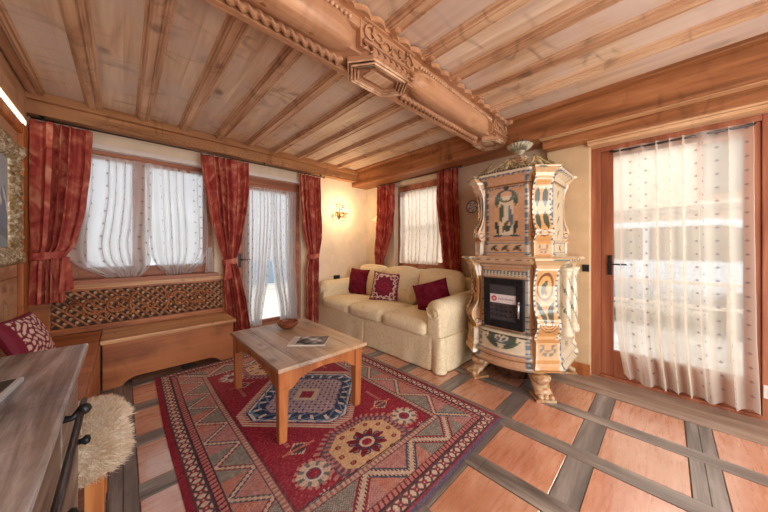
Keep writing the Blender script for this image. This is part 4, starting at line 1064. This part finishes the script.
# carved crest panels with scrolls rising over each visible side
bm = B()
for k in range(8):
    cs = octcorners(.36); p, q = np.array(cs[k]), np.array(cs[(k+1) % 8]); d = (q-p)/np.linalg.norm(q-p); mid = (p+q)/2; hw = np.linalg.norm(q-p)/2
    def W3(s, z, o=0): 
        nn = mid/np.linalg.norm(mid); lean = (z-1.87)*.9; return (SX+mid[0]+d[0]*s-nn[0]*(lean-o), SY+mid[1]+d[1]*s-nn[1]*(lean-o), z)
    for sx in (-1, 1):
        for (s0, z0, r, tt) in ((.55, 1.905, .034, 1), (.16, 1.955, .03, -1), (.32, 1.92, .02, 1)):
            if k % 2 and s0 == .32: continue
            pts = [W3(sx*(s0*hw+(.006+(r-.006)*a/5.5)*math.cos(a*tt)), z0+(.006+(r-.006)*a/5.5)*math.sin(a*tt)) for a in np.linspace(0, 5.5, 15)]
            tube(bm, pts, .0065, 6)
        tube(bm, [W3(sx*hw*a, 1.885+.125*(1-a)**1.6) for a in np.linspace(0, .98, 9)], .009, 6)
    tube(bm, [W3(0, z) for z in (1.89, 1.94, 2.0)], [.02, .016, .006], 8)
o = obj('crest_scrolls', bm, plain('green_glaze', (132, 134, 104), .2, noise=60, nscale=18, coat=.4, col2=(214, 190, 140)), st, True)
# finial: openwork basket
bm = B(); lathe(bm, [(.03, 2.07), (.026, 2.085), (.04, 2.10), (.05, 2.105), (.05, 2.112), (.03, 2.118), (.06, 2.13), (.092, 2.15), (.108, 2.172), (.104, 2.178), (.09, 2.172), (.05, 2.16), (0, 2.15)], (SX, SY, .02), 32)
for i in range(22):
    a = 2*PI*i/22; tube(bm, [(SX+r*math.cos(a+.15*j), SY+r*math.sin(a+.15*j), z+.02) for j, (r, z) in enumerate(((.05, 2.12), (.085, 2.14), (.112, 2.17)))], .0065, 5)
o = obj('finial_basket', bm, plain('white_glaze', (206, 192, 166), .18, noise=70, nscale=22, coat=.5, col2=(150, 150, 130)), st, True)
bm = B()
for i in range(40):
    a = 2*PI*i/14+i; r = .02+.075*((i*7) % 10)/10; z = 2.20+.035*(1-r/.1)+.006*math.sin(i*3)
    bmesh.ops.create_icosphere(bm, subdivisions=1, radius=.014, matrix=Matrix.Translation((SX+r*math.cos(a), SY+r*math.sin(a), z)))
obj('finial_fruit', bm, MATS['dark_glaze'], o, True)

# volute pilasters on the four chamfers
def pilaster(k, z0, z1, a, w, prof, name, upper):
    cs = octcorners(a); p, q = np.array(cs[k]), np.array(cs[(k+1) % 8]); mid = (p+q)/2; nn = mid/np.linalg.norm(mid); d = (q-p)/np.linalg.norm(q-p)
    zz = np.linspace(z0, z1, 90); dep = np.interp(zz, *zip(*prof)); wid = w*(1+.0*zz)
    # smooth the profile
    kk = np.ones(7)/7; dep = np.convolve(np.pad(dep, 3, mode='edge'), kk, 'valid')
    ss = np.concatenate([np.linspace(-1, -1, 1), np.full(9, -1.), np.linspace(-1, 1, 30), np.full(9, 1.), [1.]])
    oo = np.concatenate([[-.02], np.linspace(0, 1, 9), np.full(30, 1.), np.linspace(1, 0, 9), [-.02]])
    nu = len(ss); P = np.zeros((nu, 90, 3)); col = np.zeros((nu, 90, 3))
    for i in range(nu):
        s = ss[i]*wid/2; o = np.where(oo[i] < 0, -.02, oo[i]*dep)
        if 10 <= i < 40: o = dep-.008*np.cos(ss[i]*PI/2)*np.sin((zz-z0)/(z1-z0)*PI)
        P[i, :, 0] = SX+mid[0]+nn[0]*o+d[0]*s; P[i, :, 1] = SY+mid[1]+nn[1]*o+d[1]*s; P[i, :, 2] = zz
    Sg = np.broadcast_to((ss*w/2)[:, None], (nu, 90)); Zg = np.broadcast_to(zz, (nu, 90)); front = np.zeros((nu, 90), bool); front[10:40] = True
    col[:] = ORA*.9+CRE*.1
    edge = front & (np.abs(Sg) > w/2*.84); col[edge] = CRE; col[edge & (np.sin(Zg*150) > .2)] = BLU*.8
    mz = (z0+z1)/2; hz = (z1-z0)/2
    if upper:
        for sx in (-1, 1):
            for c0, c1 in ((mz+.02, mz+.19), (mz-.17, mz-.01)):
                col[front & leaf(Sg, Zg, (sx*w*.22, c0), (sx*w*.2, c1), w*.15, 0)] = GRE*.85
        col[front & (np.hypot(Sg/(w*.3), (Zg-mz+.2)/.028) < 1)] = BRO; col[front & (np.hypot(Sg/(w*.18), (Zg-mz+.2)/.016) < 1)] = ORA
    else:
        ov = np.hypot(Sg/(w*.36), (Zg-(mz+.13))/.12); col[front & (ov < 1)] = BRO; col[front & (ov < .78)] = ORA*1.08; col[front & leaf(Sg, Zg, (-.02, mz+.05), (.015, mz+.19), .022, .008)] = GRE; col[front & leaf(Sg, Zg, (.02, mz+.05), (-.01, mz+.13), .014, 0)] = BRO
        for sx in (-1, 1): col[front & leaf(Sg, Zg, (sx*w*.36, mz+.01), (sx*w*.12, mz-.17), w*.12, -sx*.012)] = GRE*.85
        for q in (.0, .022, .044): col[front & arc(Sg, Zg, (0, mz-.15), .03+q, .0045, -PI, 0)] = BRO
    scm = ~front; cx = z0+.06
    Oo = np.broadcast_to(oo[:, None], (nu, 90))*dep
    col[scm & arc(Oo, Zg, (.045, cx), .022, .005)] = GRE*.8; col[scm & (np.abs(Oo-dep*.55) < .006) & (Zg > cx+.04)] = GRE*.9
    return grid(name, P, PAINTG, st, col, smooth=False)
LP = [(.455, .055), (.50, .06), (.515, .085), (.56, .10), (.61, .098), (.65, .07), (.70, .045), (.80, .035), (.90, .04), (.97, .06), (1.0, .072), (1.04, .075)]
UP = [(1.25, .04), (1.27, .05), (1.29, .075), (1.33, .082), (1.37, .072), (1.41, .048), (1.48, .03), (1.6, .026), (1.68, .034), (1.73, .05), (1.76, .075), (1.79, .078)]
for k in (1, 3, 5, 7):
    pilaster(k, .455, 1.04, .362, .19, LP, 'lower_pilaster', False)
    pilaster(k, 1.25, 1.79, .322, .155, UP, 'upper_pilaster', True)
    for (z0, z1, a, w, dpt, nm) in ((.20, .455, .385, .215, .07, 'pilaster_foot'), (1.79, 1.868, .33, .2, .115, 'pilaster_cap'), (1.03, 1.118, .37, .25, .12, 'ledge_cap'), (1.12, 1.25, .34, .16, .04, 'pilaster_block')):
        cs = octcorners(a); p, q = Vector(cs[k]), Vector(cs[(k+1) % 8]); mid = (p+q)/2; nn = mid.normalized(); d = (q-p).normalized()
        bm = B(); 
        if nm == 'pilaster_foot': lay = [(z0, .9, .6), (z0+.025, 1.05, 1.0), (z0+.05, 1., .95), (z0+.07, .92, .8), (z0+.10, .95, .85), (z0+.13, .86, .7), (z1-.02, .86, .7), (z1, .95, .85)]
        elif nm == 'pilaster_block': lay = [(z0, 1.05, 1.1), (z0+.02, .95, .9), (z1-.02, .95, .9), (z1, 1.05, 1.1)]
        else: lay = [(z0, .7, .6), (z0+(z1-z0)*.3, .78, .68), (z0+(z1-z0)*.6, .95, .9), (z0+(z1-z0)*.75, 1.05, 1.05), (z1-.006, 1.05, 1.05), (z1, .98, .95)]
        rows = []
        for z, fw, fd in lay:
            row = []
            for s, o in ((-1, -.04), (-1, fd*dpt), (1, fd*dpt), (1, -.04)):
                v = Vector((SX, SY))+mid+nn*o+d*(s*w/2*fw); row.append(bm.verts.new((v.x, v.y, z)))
            rows.append(row)
        for r0, r1 in zip(rows, rows[1:]):
            for i in range(4): bm.faces.new((r0[i], r0[(i+1) % 4], r1[(i+1) % 4], r1[i]))
        bm.faces.new(rows[0]); bm.faces.new(rows[-1]); bmesh.ops.recalc_face_normals(bm, faces=bm.faces)
        bmesh.ops.subdivide_edges(bm, edges=bm.edges[:], cuts=9, use_grid_fill=True)
        o = obj(nm, bm, PAINTG, st); co = vcoords(o.data)+np.array([SX, SY, 0]); S = (co[:, 0]-SX)*d.x+(co[:, 1]-SY)*d.y; Z = co[:, 2]
        c = np.tile(CRE*.5+ORA*.5, (len(co), 1)); 
        if nm in ('pilaster_foot', 'pilaster_block'):
            c[:] = ORA; e = np.abs(S) > w*.4; c[e] = CRE; m = (~e); cz = (z0+z1)/2+(.04 if nm == 'pilaster_foot' else 0); hh = .055 if nm == 'pilaster_foot' else .04
            cc = c[m]; foliage(cc, S[m], Z[m], cz, w*.36, hh, GRE, BRO); c[m] = cc
        else: c[(np.sin(S*2*PI/.024) > .1) & (Z > z1-.024) & (Z < z1-.01)] = GRE
        setcol(o.data, c)
# round columns on the stove flank towards the terrace door
for k, (cx, cy) in enumerate(((SX-.12, SY-.41), (SX+.12, SY-.41), (SX-.12, SY+.41), (SX+.12, SY+.41))):
    bm = lathe(B(), [(0, .455), (.052, .455), (.052, .49), (.045, .50), (.048, .515), (.034, .53), (.036, .6), (.033, .8), (.03, .96), (.04, .975), (.036, .985), (.05, 1.01), (.05, 1.03), (0, 1.03)], (cx, cy, 0), 24)
    bmesh.ops.subdivide_edges(bm, edges=[e for e in bm.edges if abs(e.verts[0].co.z-e.verts[1].co.z) > .05], cuts=14)
    o = obj('column', bm, PAINTG, st, True); co = vcoords(o.data); an = np.arctan2(co[:, 1]-(cy-SY), co[:, 0]-(cx-SX)); z = co[:, 2]
    c = np.tile(CRE, (len(co), 1)); c[(np.abs(((z*6+an*.5) % 1)-.5) < .09) & (z > .54) & (z < .95)] = GRE*1.2; setcol(o.data, c)

# fire door
fd = obj('fire_door', bx(SX-.4, SX-.36, SY-.172, SY+.165, .50, .93, bev=.006), IRON, st)
bm = B()
for a, b, c, d in ((-.172, -.115, .50, .93), (.11, .165, .50, .93), (-.115, .11, .50, .565), (-.115, .11, .875, .93)): box(bm, SX-.414, SX-.398, SY+a, SY+b, c, d, bev=.005)
obj('door_frame', bm, IRON, fd)
gp = obj('door_glass', bx(SX-.4025, SX-.4, SY-.115, SY+.11, .565, .875), plain('fire_glass', (70, 72, 78), .06, noise=6, spec=.8, bstr=0), fd)
bm = B()
for i in range(5):
    for j in range(3): tube(bm, [(SX-.4045, SY-.08+.04*i, .60+.04*j), (SX-.4045, SY-.06+.04*i, .615+.04*j)], .006, 5)
obj('embers_grate', bm, DARKP, gp)
bm = B(); box(bm, SX-.405, SX-.4026, SY-.113, SY+.108, .715, .79); lb = obj('label_band', bm, plain('label_white', (226, 220, 222), .5, noise=5), gp)
def disc_x(bm, x, y, z, r, n=24): bm.faces.new([bm.verts.new((x, y+r*math.cos(2*PI*i/n), z+r*math.sin(2*PI*i/n))) for i in range(n)])
bm = B(); lathe(bm, [(0, SX-.4062), (.024, SX-.4062), (.024, SX-.405), (0, SX-.405)], (0, SY+.072, .752), 24, 'x'); em = obj('red_emblem', bm, plain('label_red', (196, 40, 48), .5, noise=5), lb)
bm = B()
for q in (-.008, .0, .008): box(bm, SX-.4072, SX-.4063, SY+.072+q-.0022, SY+.072+q+.0022, .742, .762)
obj('emblem_marks', bm, MATS['label_white'], em)
bm = B(); x = .036
for i, w in enumerate((.012, .01, .013, .008, .012, .01, .012, .014)):
    box(bm, SX-.4058, SX-.4051, SY+x-w, SY+x, .744, .762-(i % 2)*.004); x -= w+.005
obj('label_marks', bm, plain('label_grey', (176, 168, 176), .5, noise=5), lb)
bm = B(); tube(bm, [(SX-.43, SY-.142, .61), (SX-.435, SY-.142, .68), (SX-.43, SY-.142, .74)], [.009, .011, .009], 10); tube(bm, [(SX-.41, SY-.142, .745), (SX-.435, SY-.142, .74)], .006, 8)
o = obj('door_handle', bm, plain('steel', (190, 190, 194), .25, metal=.9, noise=10), fd, True); o['label'] = 'bright steel spiral handle'
# feet: lion paws on scrolled brackets
for (fx, fy) in ((SX-.36, SY-.29), (SX-.36, SY+.24), (SX+.30, SY-.29), (SX+.30, SY+.26)):
    dx, dy = (-.75, -.65) if fy < SY else (-.85, .5)
    if fx > SX: dx = .6
    L = math.hypot(dx, dy); dx /= L; dy /= L; lx, ly = -dy, dx
    bm = B(); rows = []
    for t, z, w, h in ((-1.0, .165, .06, .02), (-.5, .15, .075, .05), (.1, .12, .07, .06), (.35, .085, .07, .055), (.6, .07, .06, .045), (.95, .05, .07, .04), (1.2, .04, .06, .028), (1.32, .035, .03, .012)):
        cx, cy = fx+dx*(.08*t-.03), fy+dy*(.08*t-.03)
        rows.append([bm.verts.new((cx+lx*w*math.cos(a), cy+ly*w*math.cos(a), z+h*math.sin(a))) for a in [2*PI*i/14 for i in range(14)]])
    for r0, r1 in zip(rows, rows[1:]):
        for i in range(14): bm.faces.new((r0[i], r0[(i+1) % 14], r1[(i+1) % 14], r1[i]))
    bm.faces.new(rows[0]); bm.faces.new(rows[-1]); bmesh.ops.recalc_face_normals(bm, faces=bm.faces)
    lathe(bm, [(0, .10), (.03, .105), (.055, .125), (.068, .15), (.068, .172), (0, .175)], (fx+dx*.0, fy+dy*.0, 0), 20)
    for q in (-.04, 0, .04):
        bmesh.ops.create_uvsphere(bm, u_segments=10, v_segments=8, radius=.025, matrix=Matrix.Translation((fx+dx*.07+lx*q, fy+dy*.075+ly*q, .034)))
    f = obj('paw_foot', bm, plain('foot_glaze', (168, 116, 68), .22, noise=40, nscale=26, coat=.4, col2=(206, 180, 146)) if 'foot_glaze' not in MATS else MATS['foot_glaze'], st, True)
    bm = B(); prism(bm, [(fx+dx*a+lx*b, fy+dy*a+ly*b) for a, b in ((-.06, -.07), (.09, -.075), (.09, .075), (-.06, .07))], .001, .02, 'z'); obj('foot_plinth', bm, MATS['foot_glaze'], f)
bm = B()
lathe(bm, [(0, .02), (.12, .02), (.17, .05), (.20, .10), (.21, .17), (.19, .172), (.16, .1), (0, .06)], (SX-.11, SY, 0), 30)
for i in range(30):
    a = 2*PI*i/30; tube(bm, [(SX-.11+r*math.cos(a), SY+r*math.sin(a), z) for r, z in ((.125, .02), (.175, .05), (.206, .1), (.215, .165))], .007, 5)
lw = obj('ash_bowl', bm, plain('dark_brown_glaze', (110, 76, 60), .35, noise=40, nscale=20), st, True); lw['label'] = 'dark ribbed bowl between the feet'

# ================================================================== WALL THINGS
# sconce
sc = thing('wall_sconce', 'gilt crystal wall sconce with glowing candle bulbs on the cream wall', 'wall lamp', (2.60, 3.8, 1.75))
cx, cz = 2.60, 1.77
bm = lathe(B(), [(0, -.0), (.045, -.0), (.04, -.012), (.02, -.02), (0, -.022)], (cx, 3.8, cz-.03), 20, 'y'); obj('backplate', bm, BRASS, sc, True)
CRY = NT('crystal'); b_ = CRY.bsdf((244, 240, 230), .05, spec=.9); b_.inputs['Transmission Weight'].default_value = .6; CRY = CRY.m
BULB = emit('warm_bulb', (255, 214, 150), 9.)
for sx in (-1, 0, 1):
    bm = B(); ex = cx+sx*.085; ey = 3.70-.03*(sx == 0)
    pts = [(cx, 3.78, cz-.03), (cx+sx*.03, 3.745, cz-.07), (cx+sx*.07, 3.71, cz-.07), (ex, ey, cz-.035), (ex, ey, cz-.01)]
    tube(bm, pts, .0055, 8); lathe(bm, [(0, -.008), (.024, .0), (.026, .006), (.01, .004), (.008, .03), (0, .03)], (ex, ey, cz-.01), 14); a = obj('arm', bm, BRASS, sc, True)
    bm = lathe(B(), [(0, 0), (.009, .004), (.012, .016), (.009, .032), (.003, .046), (0, .05)], (ex, ey, cz+.02), 12); obj('bulb', bm, BULB, a, True)
bm = B()
for sx in (-1, 1):
    for (a0, z0, r) in ((.03, .04, .03), (.045, .12, .026), (.06, -.02, .03)):
        tube(bm, [(cx+sx*(a0+r*math.cos(t)), 3.765, cz+z0+r*math.sin(t)) for t in np.linspace(-2.2, 2.4, 12)], [.003+.004*math.sin(PI*i/11) for i in range(12)], 6)
tube(bm, [(cx, 3.78, cz-.1), (cx, 3.77, cz+.02), (cx, 3.775, cz+.15)], [.008, .006, .003], 6)
obj('gilt_leaves', bm, BRASS, sc, True)
for i, (a, z) in enumerate(((-.11, -.06), (-.085, -.09), (-.05, -.1), (0, -.12), (.05, -.1), (.085, -.09), (.11, -.06), (-.06, .07), (.06, .07), (-.03, .15), (.03, .15), (0, .18))):
    bm = B(); lathe(bm, [(0, -.022), (.007, -.01), (.009, 0), (.004, .012), (0, .016)], (cx+a, 3.72+abs(z)*.2, cz+z), 6)
    obj('crystal_drop', bm, CRY, sc)
pl = bpy.data.lights.new('sconce_light', 'POINT'); pl.energy = 12; pl.color = (1, .74, .42); pl.shadow_soft_size = .05
po = bpy.data.objects.new('sconce_light', pl); C.objects.link(po); po.parent = sc; po.location = (0, -.3, .06)
# plates
def plate(label, y, z, r, style):
    t = thing('wall_plate', label, 'plate', (X1-.002, y, z))
    nr, na = 26, 72; rr, aa = np.meshgrid(np.linspace(.0001, r, nr), np.linspace(0, 2*PI, na+1)[:-1], indexing='ij'); rr = rr.T; aa = aa.T
    d = .008+.018*(rr/r)**4
    P = np.stack([-d, rr*np.cos(aa), rr*np.sin(aa)], -1); col = np.zeros(P.shape)
    if style == 0:
        col[:] = (214, 212, 220); m = (rr/r > .84); col[m] = (120, 126, 140); m = (np.sin(aa*5+rr*60)*np.sin(rr*150) > .25) & (rr/r < .8); col[m] = (92, 100, 140); col[(rr/r > .95)] = (86, 92, 100)
    else:
        col[:] = (232, 220, 184); m = (rr/r > .72) & (np.sin(aa*9) > -.5); col[m] = (168, 170, 140); m = (rr/r < .4) & (np.sin(aa*4) > 0); col[m] = (206, 196, 160)
    grid('dish', P, PAINTG, t, col, local=True, closed_u=True); bm = lathe(B(), [(0, -.008), (r*.6, -.008), (r*.6, 0), (0, 0)], (0, 0, 0), 24, 'x'); obj('foot_ring', bm, WHITE, t, local=True)
plate('round blue and white painted plate on the wall between the drape and the tiled stove', 1.695, 1.715, .082, 0)
plate('round pale green wreath plate on the cream wall near the room corner', 3.50, 1.695, .085, 1)
# switches and sockets
def switch(label, box1, keys, mat, kmat, cat='light switch', name='light_switch'):
    t = thing(name, label, cat, ((box1[0]+box1[1])/2, (box1[2]+box1[3])/2, (box1[4]+box1[5])/2)); obj('plate', bx(*box1, bev=.002), mat, t)
    for k in keys: obj('rocker', bx(*k, bev=.001), kmat, t)
switch('black double light switch on the cream wall beside the sofa arm', (2.50, 2.62, 3.79, 3.8, .66, .74), [(2.51, 2.558, 3.786, 3.79, .67, .73), (2.562, 2.61, 3.786, 3.79, .67, .73)], DARKP, IRON)
switch('small black light switch on the pier beside the terrace door', (3.11, 3.12, .492, .545, .975, 1.04), [(3.106, 3.11, .498, .539, .985, 1.03)], DARKP, IRON)
# linear light on the panelled wall
ll = thing('linear_lamp', 'thin glowing linear lamp above the picture on the panelled wall', 'lamp', (-.57, 2.6, 2.197)); obj('housing', bx(-.592, -.574, 1.2, 3.58, 2.182, 2.214), WHITE, ll); obj('diffuser', bx(-.574, -.566, 1.2, 3.58, 2.184, 2.212, bev=.003), emit('strip_glow', (255, 240, 214), 6.), ll)
# picture
pc = thing('framed_picture', 'mountain landscape painting in an ornate gilt frame on the left wall', 'picture', (-.6, 2.8, 1.5))
py0, py1, pz0, pz1, fw = 2.25, 3.27, 1.08, 1.94, .125
n1, n2 = 150, 130; Y, Z = np.meshgrid(np.linspace(py0+fw-.01, py1-fw+.01, n1), np.linspace(pz0+fw-.01, pz1-fw+.01, n2), indexing='ij'); col = np.zeros(Y.shape+(3,)); t_ = (Z-pz0)/(pz1-pz0)
col[:] = np.array((196, 208, 222))*(1-t_[..., None]*.2)+np.array((50, 44, 34))*t_[..., None]*.2
r1 = 1.5+.12*np.sin(Y*9)+.05*np.sin(Y*31)+.02*np.sin(Y*90); m = Z < r1; col[m] = (132, 146, 172); m2 = m & (np.sin(Y*60+Z*40) > .3) & (Z > r1-.1); col[m2] = (226, 228, 232)
m = Z < 1.36+.05*np.sin(Y*7+1); col[m] = (122, 136, 150); m = Z < 1.25+.03*np.sin(Y*11); col[m] = (150, 164, 176); m = Z < 1.2; col[m & (np.sin(Z*300+Y*20) > 0)] = (182, 194, 204)
grid('canvas', np.stack([Y*0-.575, Y, Z], -1), PAINTM, pc, col)
obj('backing_board', bx(-.598, -.577, py0+.03, py1-.03, pz0+.03, pz1-.03), W_DSIDE, pc)
t = NT('gilt_frame'); n_ = t.n('TexNoise', {'Vector': t.coord(), 'Scale': 34., 'Detail': 4., 'Distortion': 1.}); c_ = t.ramp(n_.outputs[0], [(.3, (112, 88, 52)), (.5, (170, 148, 104)), (.66, (226, 220, 204))]); t.bsdf(c_, .4, n_.outputs[0], .4, .005, metal=.3)
prof = [(0, -.598), (0, -.565), (.01, -.548), (.03, -.535), (.045, -.545), (.06, -.535), (.08, -.545), (.1, -.558), (.112, -.552), (.125, -.57), (.125, -.598)]
def frame_bar(pa, pb, inn):    # pa,pb outer corners (y,z); inn pulls inward
    n = 90; V = np.zeros((len(prof), n, 3))
    for i, (w, x) in enumerate(prof):
        a = (pa[0]+inn[0][0]*w, pa[1]+inn[0][1]*w); b = (pb[0]+inn[1][0]*w, pb[1]+inn[1][1]*w); s = np.linspace(0, 1, n)
        bump = .006*np.sin(s*n*.9+i*1.3)*(0 < i < 9); L = math.dist(pa, pb); orn = (.012*np.abs(np.cos(s*PI*L/.09))+.016*(np.abs(s-.5) > .44))*(1 if 1 < i < 5 else 0)
        V[i, :, 0] = x+bump+orn; V[i, :, 1] = a[0]+(b[0]-a[0])*s; V[i, :, 2] = a[1]+(b[1]-a[1])*s
        if i <= 1: V[i, :, 2 if abs(pa[0]-pb[0]) > .1 else 1] -= np.array(inn[0][1] if abs(pa[0]-pb[0]) > .1 else inn[0][0])*(.008*np.abs(np.cos(s*PI*L/.09)))
    return grid('frame_bar', V, MATS['gilt_frame'], pc)
frame_bar((py0, pz1), (py1, pz1), ((1, -1), (-1, -1))); frame_bar((py0, pz0), (py1, pz0), ((1, 1), (-1, 1)))
frame_bar((py0, pz0), (py0, pz1), ((1, 1), (1, -1))); frame_bar((py1, pz0), (py1, pz1), ((-1, 1), (-1, -1)))
# socket on the door jamb at the right edge
switch('white socket at the foot of the wall right of the terrace door', (3.185, 3.198, -.56, -.468, .16, .25), [(3.181, 3.185, -.54, -.49, .18, .23)], WHITE, DARKP, 'socket', 'wall_socket')

# ================================================================== OUTSIDE
def ground(name, b, mat, label): struct(name, bx(*b), mat, label)
SNOW = plain('pale_paving', (226, 220, 212), .9, noise=26, nscale=3)
ground('ground', (-12, 16, -12, 16, -.16, -.1), SNOW, 'pale sunlit terrace ground outside')
bld = thing('building', 'beige stone house across the terrace seen through the right door sheer', 'building', (9.5, -1, -.1))
t = NT('house_stone'); br_ = t.n('TexBrick', {'Vector': t.coord((1, 1, 1), (0, PI/2, 0)), 'Scale': 3., 'Color1': L4((232, 208, 188)), 'Color2': L4((214, 186, 164)), 'Mortar': L4((226, 208, 190))}); t.bsdf(br_.outputs[0], .9)
obj('wall', bx(9.5, 9.9, -6, 16, -.1, 5.5), MATS['house_stone'], bld)
for y in (-4.2, -1.4, 1.2, 3.6): 
    f = obj('window', bx(9.44, 9.52, y, y+.9, 2.3, 3.6), W_WIN, bld); obj('pane', bx(9.42, 9.45, y+.08, y+.82, 2.38, 3.52), IRON, f)
obj('balcony', bx(8.9, 9.5, -6, 16, 2.0, 2.12), W_DSIDE, bld)
car = thing('car', 'silver blue car parked outside the right terrace door', 'car', (6.9, -.1, -.1))
prof = [(-2.1, .25), (-2.15, .6), (-2.0, .85), (-1.2, 1.0), (-.55, 1.5), (-.2, 1.62), (1.2, 1.62), (1.75, 1.45), (2.05, .95), (2.12, .6), (2.05, .25)]
CARP = plain('car_paint', (176, 196, 214), .2, metal=.3, noise=6, coat=.6)
bm = B(); prism(bm, [(.6-y, z) for y, z in prof], 6.1, 7.8, 'x'); bmesh.ops.bevel(bm, geom=bm.edges[:], offset=.07, segments=3, affect='EDGES'); obj('body', bm, CARP, car, True)
bm = B(); prism(bm, [(.6-y, z) for y, z in ((-1.05, 1.02), (-.5, 1.42), (-.15, 1.52), (.35, 1.52), (.35, 1.02))], 6.085, 6.12, 'x'); prism(bm, [(.6-y, z) for y, z in ((.42, 1.02), (.42, 1.52), (1.15, 1.52), (1.6, 1.38), (1.7, 1.02))], 6.085, 6.12, 'x'); obj('side_window', bm, IRON, car)
for y in (-1.35, 1.35):
    bm = lathe(B(), [(0, 6.07), (.2, 6.07), (.32, 6.09), (.33, 6.28), (0, 6.3)], (0, .6-y, .25), 24, 'x'); obj('wheel', bm, DARKP, car, True)
rl = thing('terrace_railing', 'white horizontal rail fence on the terrace outside the right door', 'railing', (4.6, -.5, -.1))
for z in (.52, .78): obj('rail', bx(4.58, 4.62, -4, 3, z, z+.035), WHITE, rl)
for y in (-3.5, -2, -.5, 1, 2.5): obj('post', bx(4.57, 4.63, y, y+.05, -.1, .82), WHITE, rl)
b2 = thing('house', 'pale house with dark eaves beyond the bench window', 'house', (0, 10, -.1))
obj('wall', bx(-7, 5, 10, 10.4, -.1, 4.2), plain('pale_render', (186, 190, 198), .9, noise=10, nscale=2), b2); obj('roof', bx(-7.5, 5.5, 9.5, 10.6, 4.2, 4.4), W_DSIDE, b2)
obj('plinth', bx(-7, 5, 9.95, 10, -.1, .7), plain('blue_grey_stone', (140, 160, 180), .9, noise=10, nscale=2), b2)
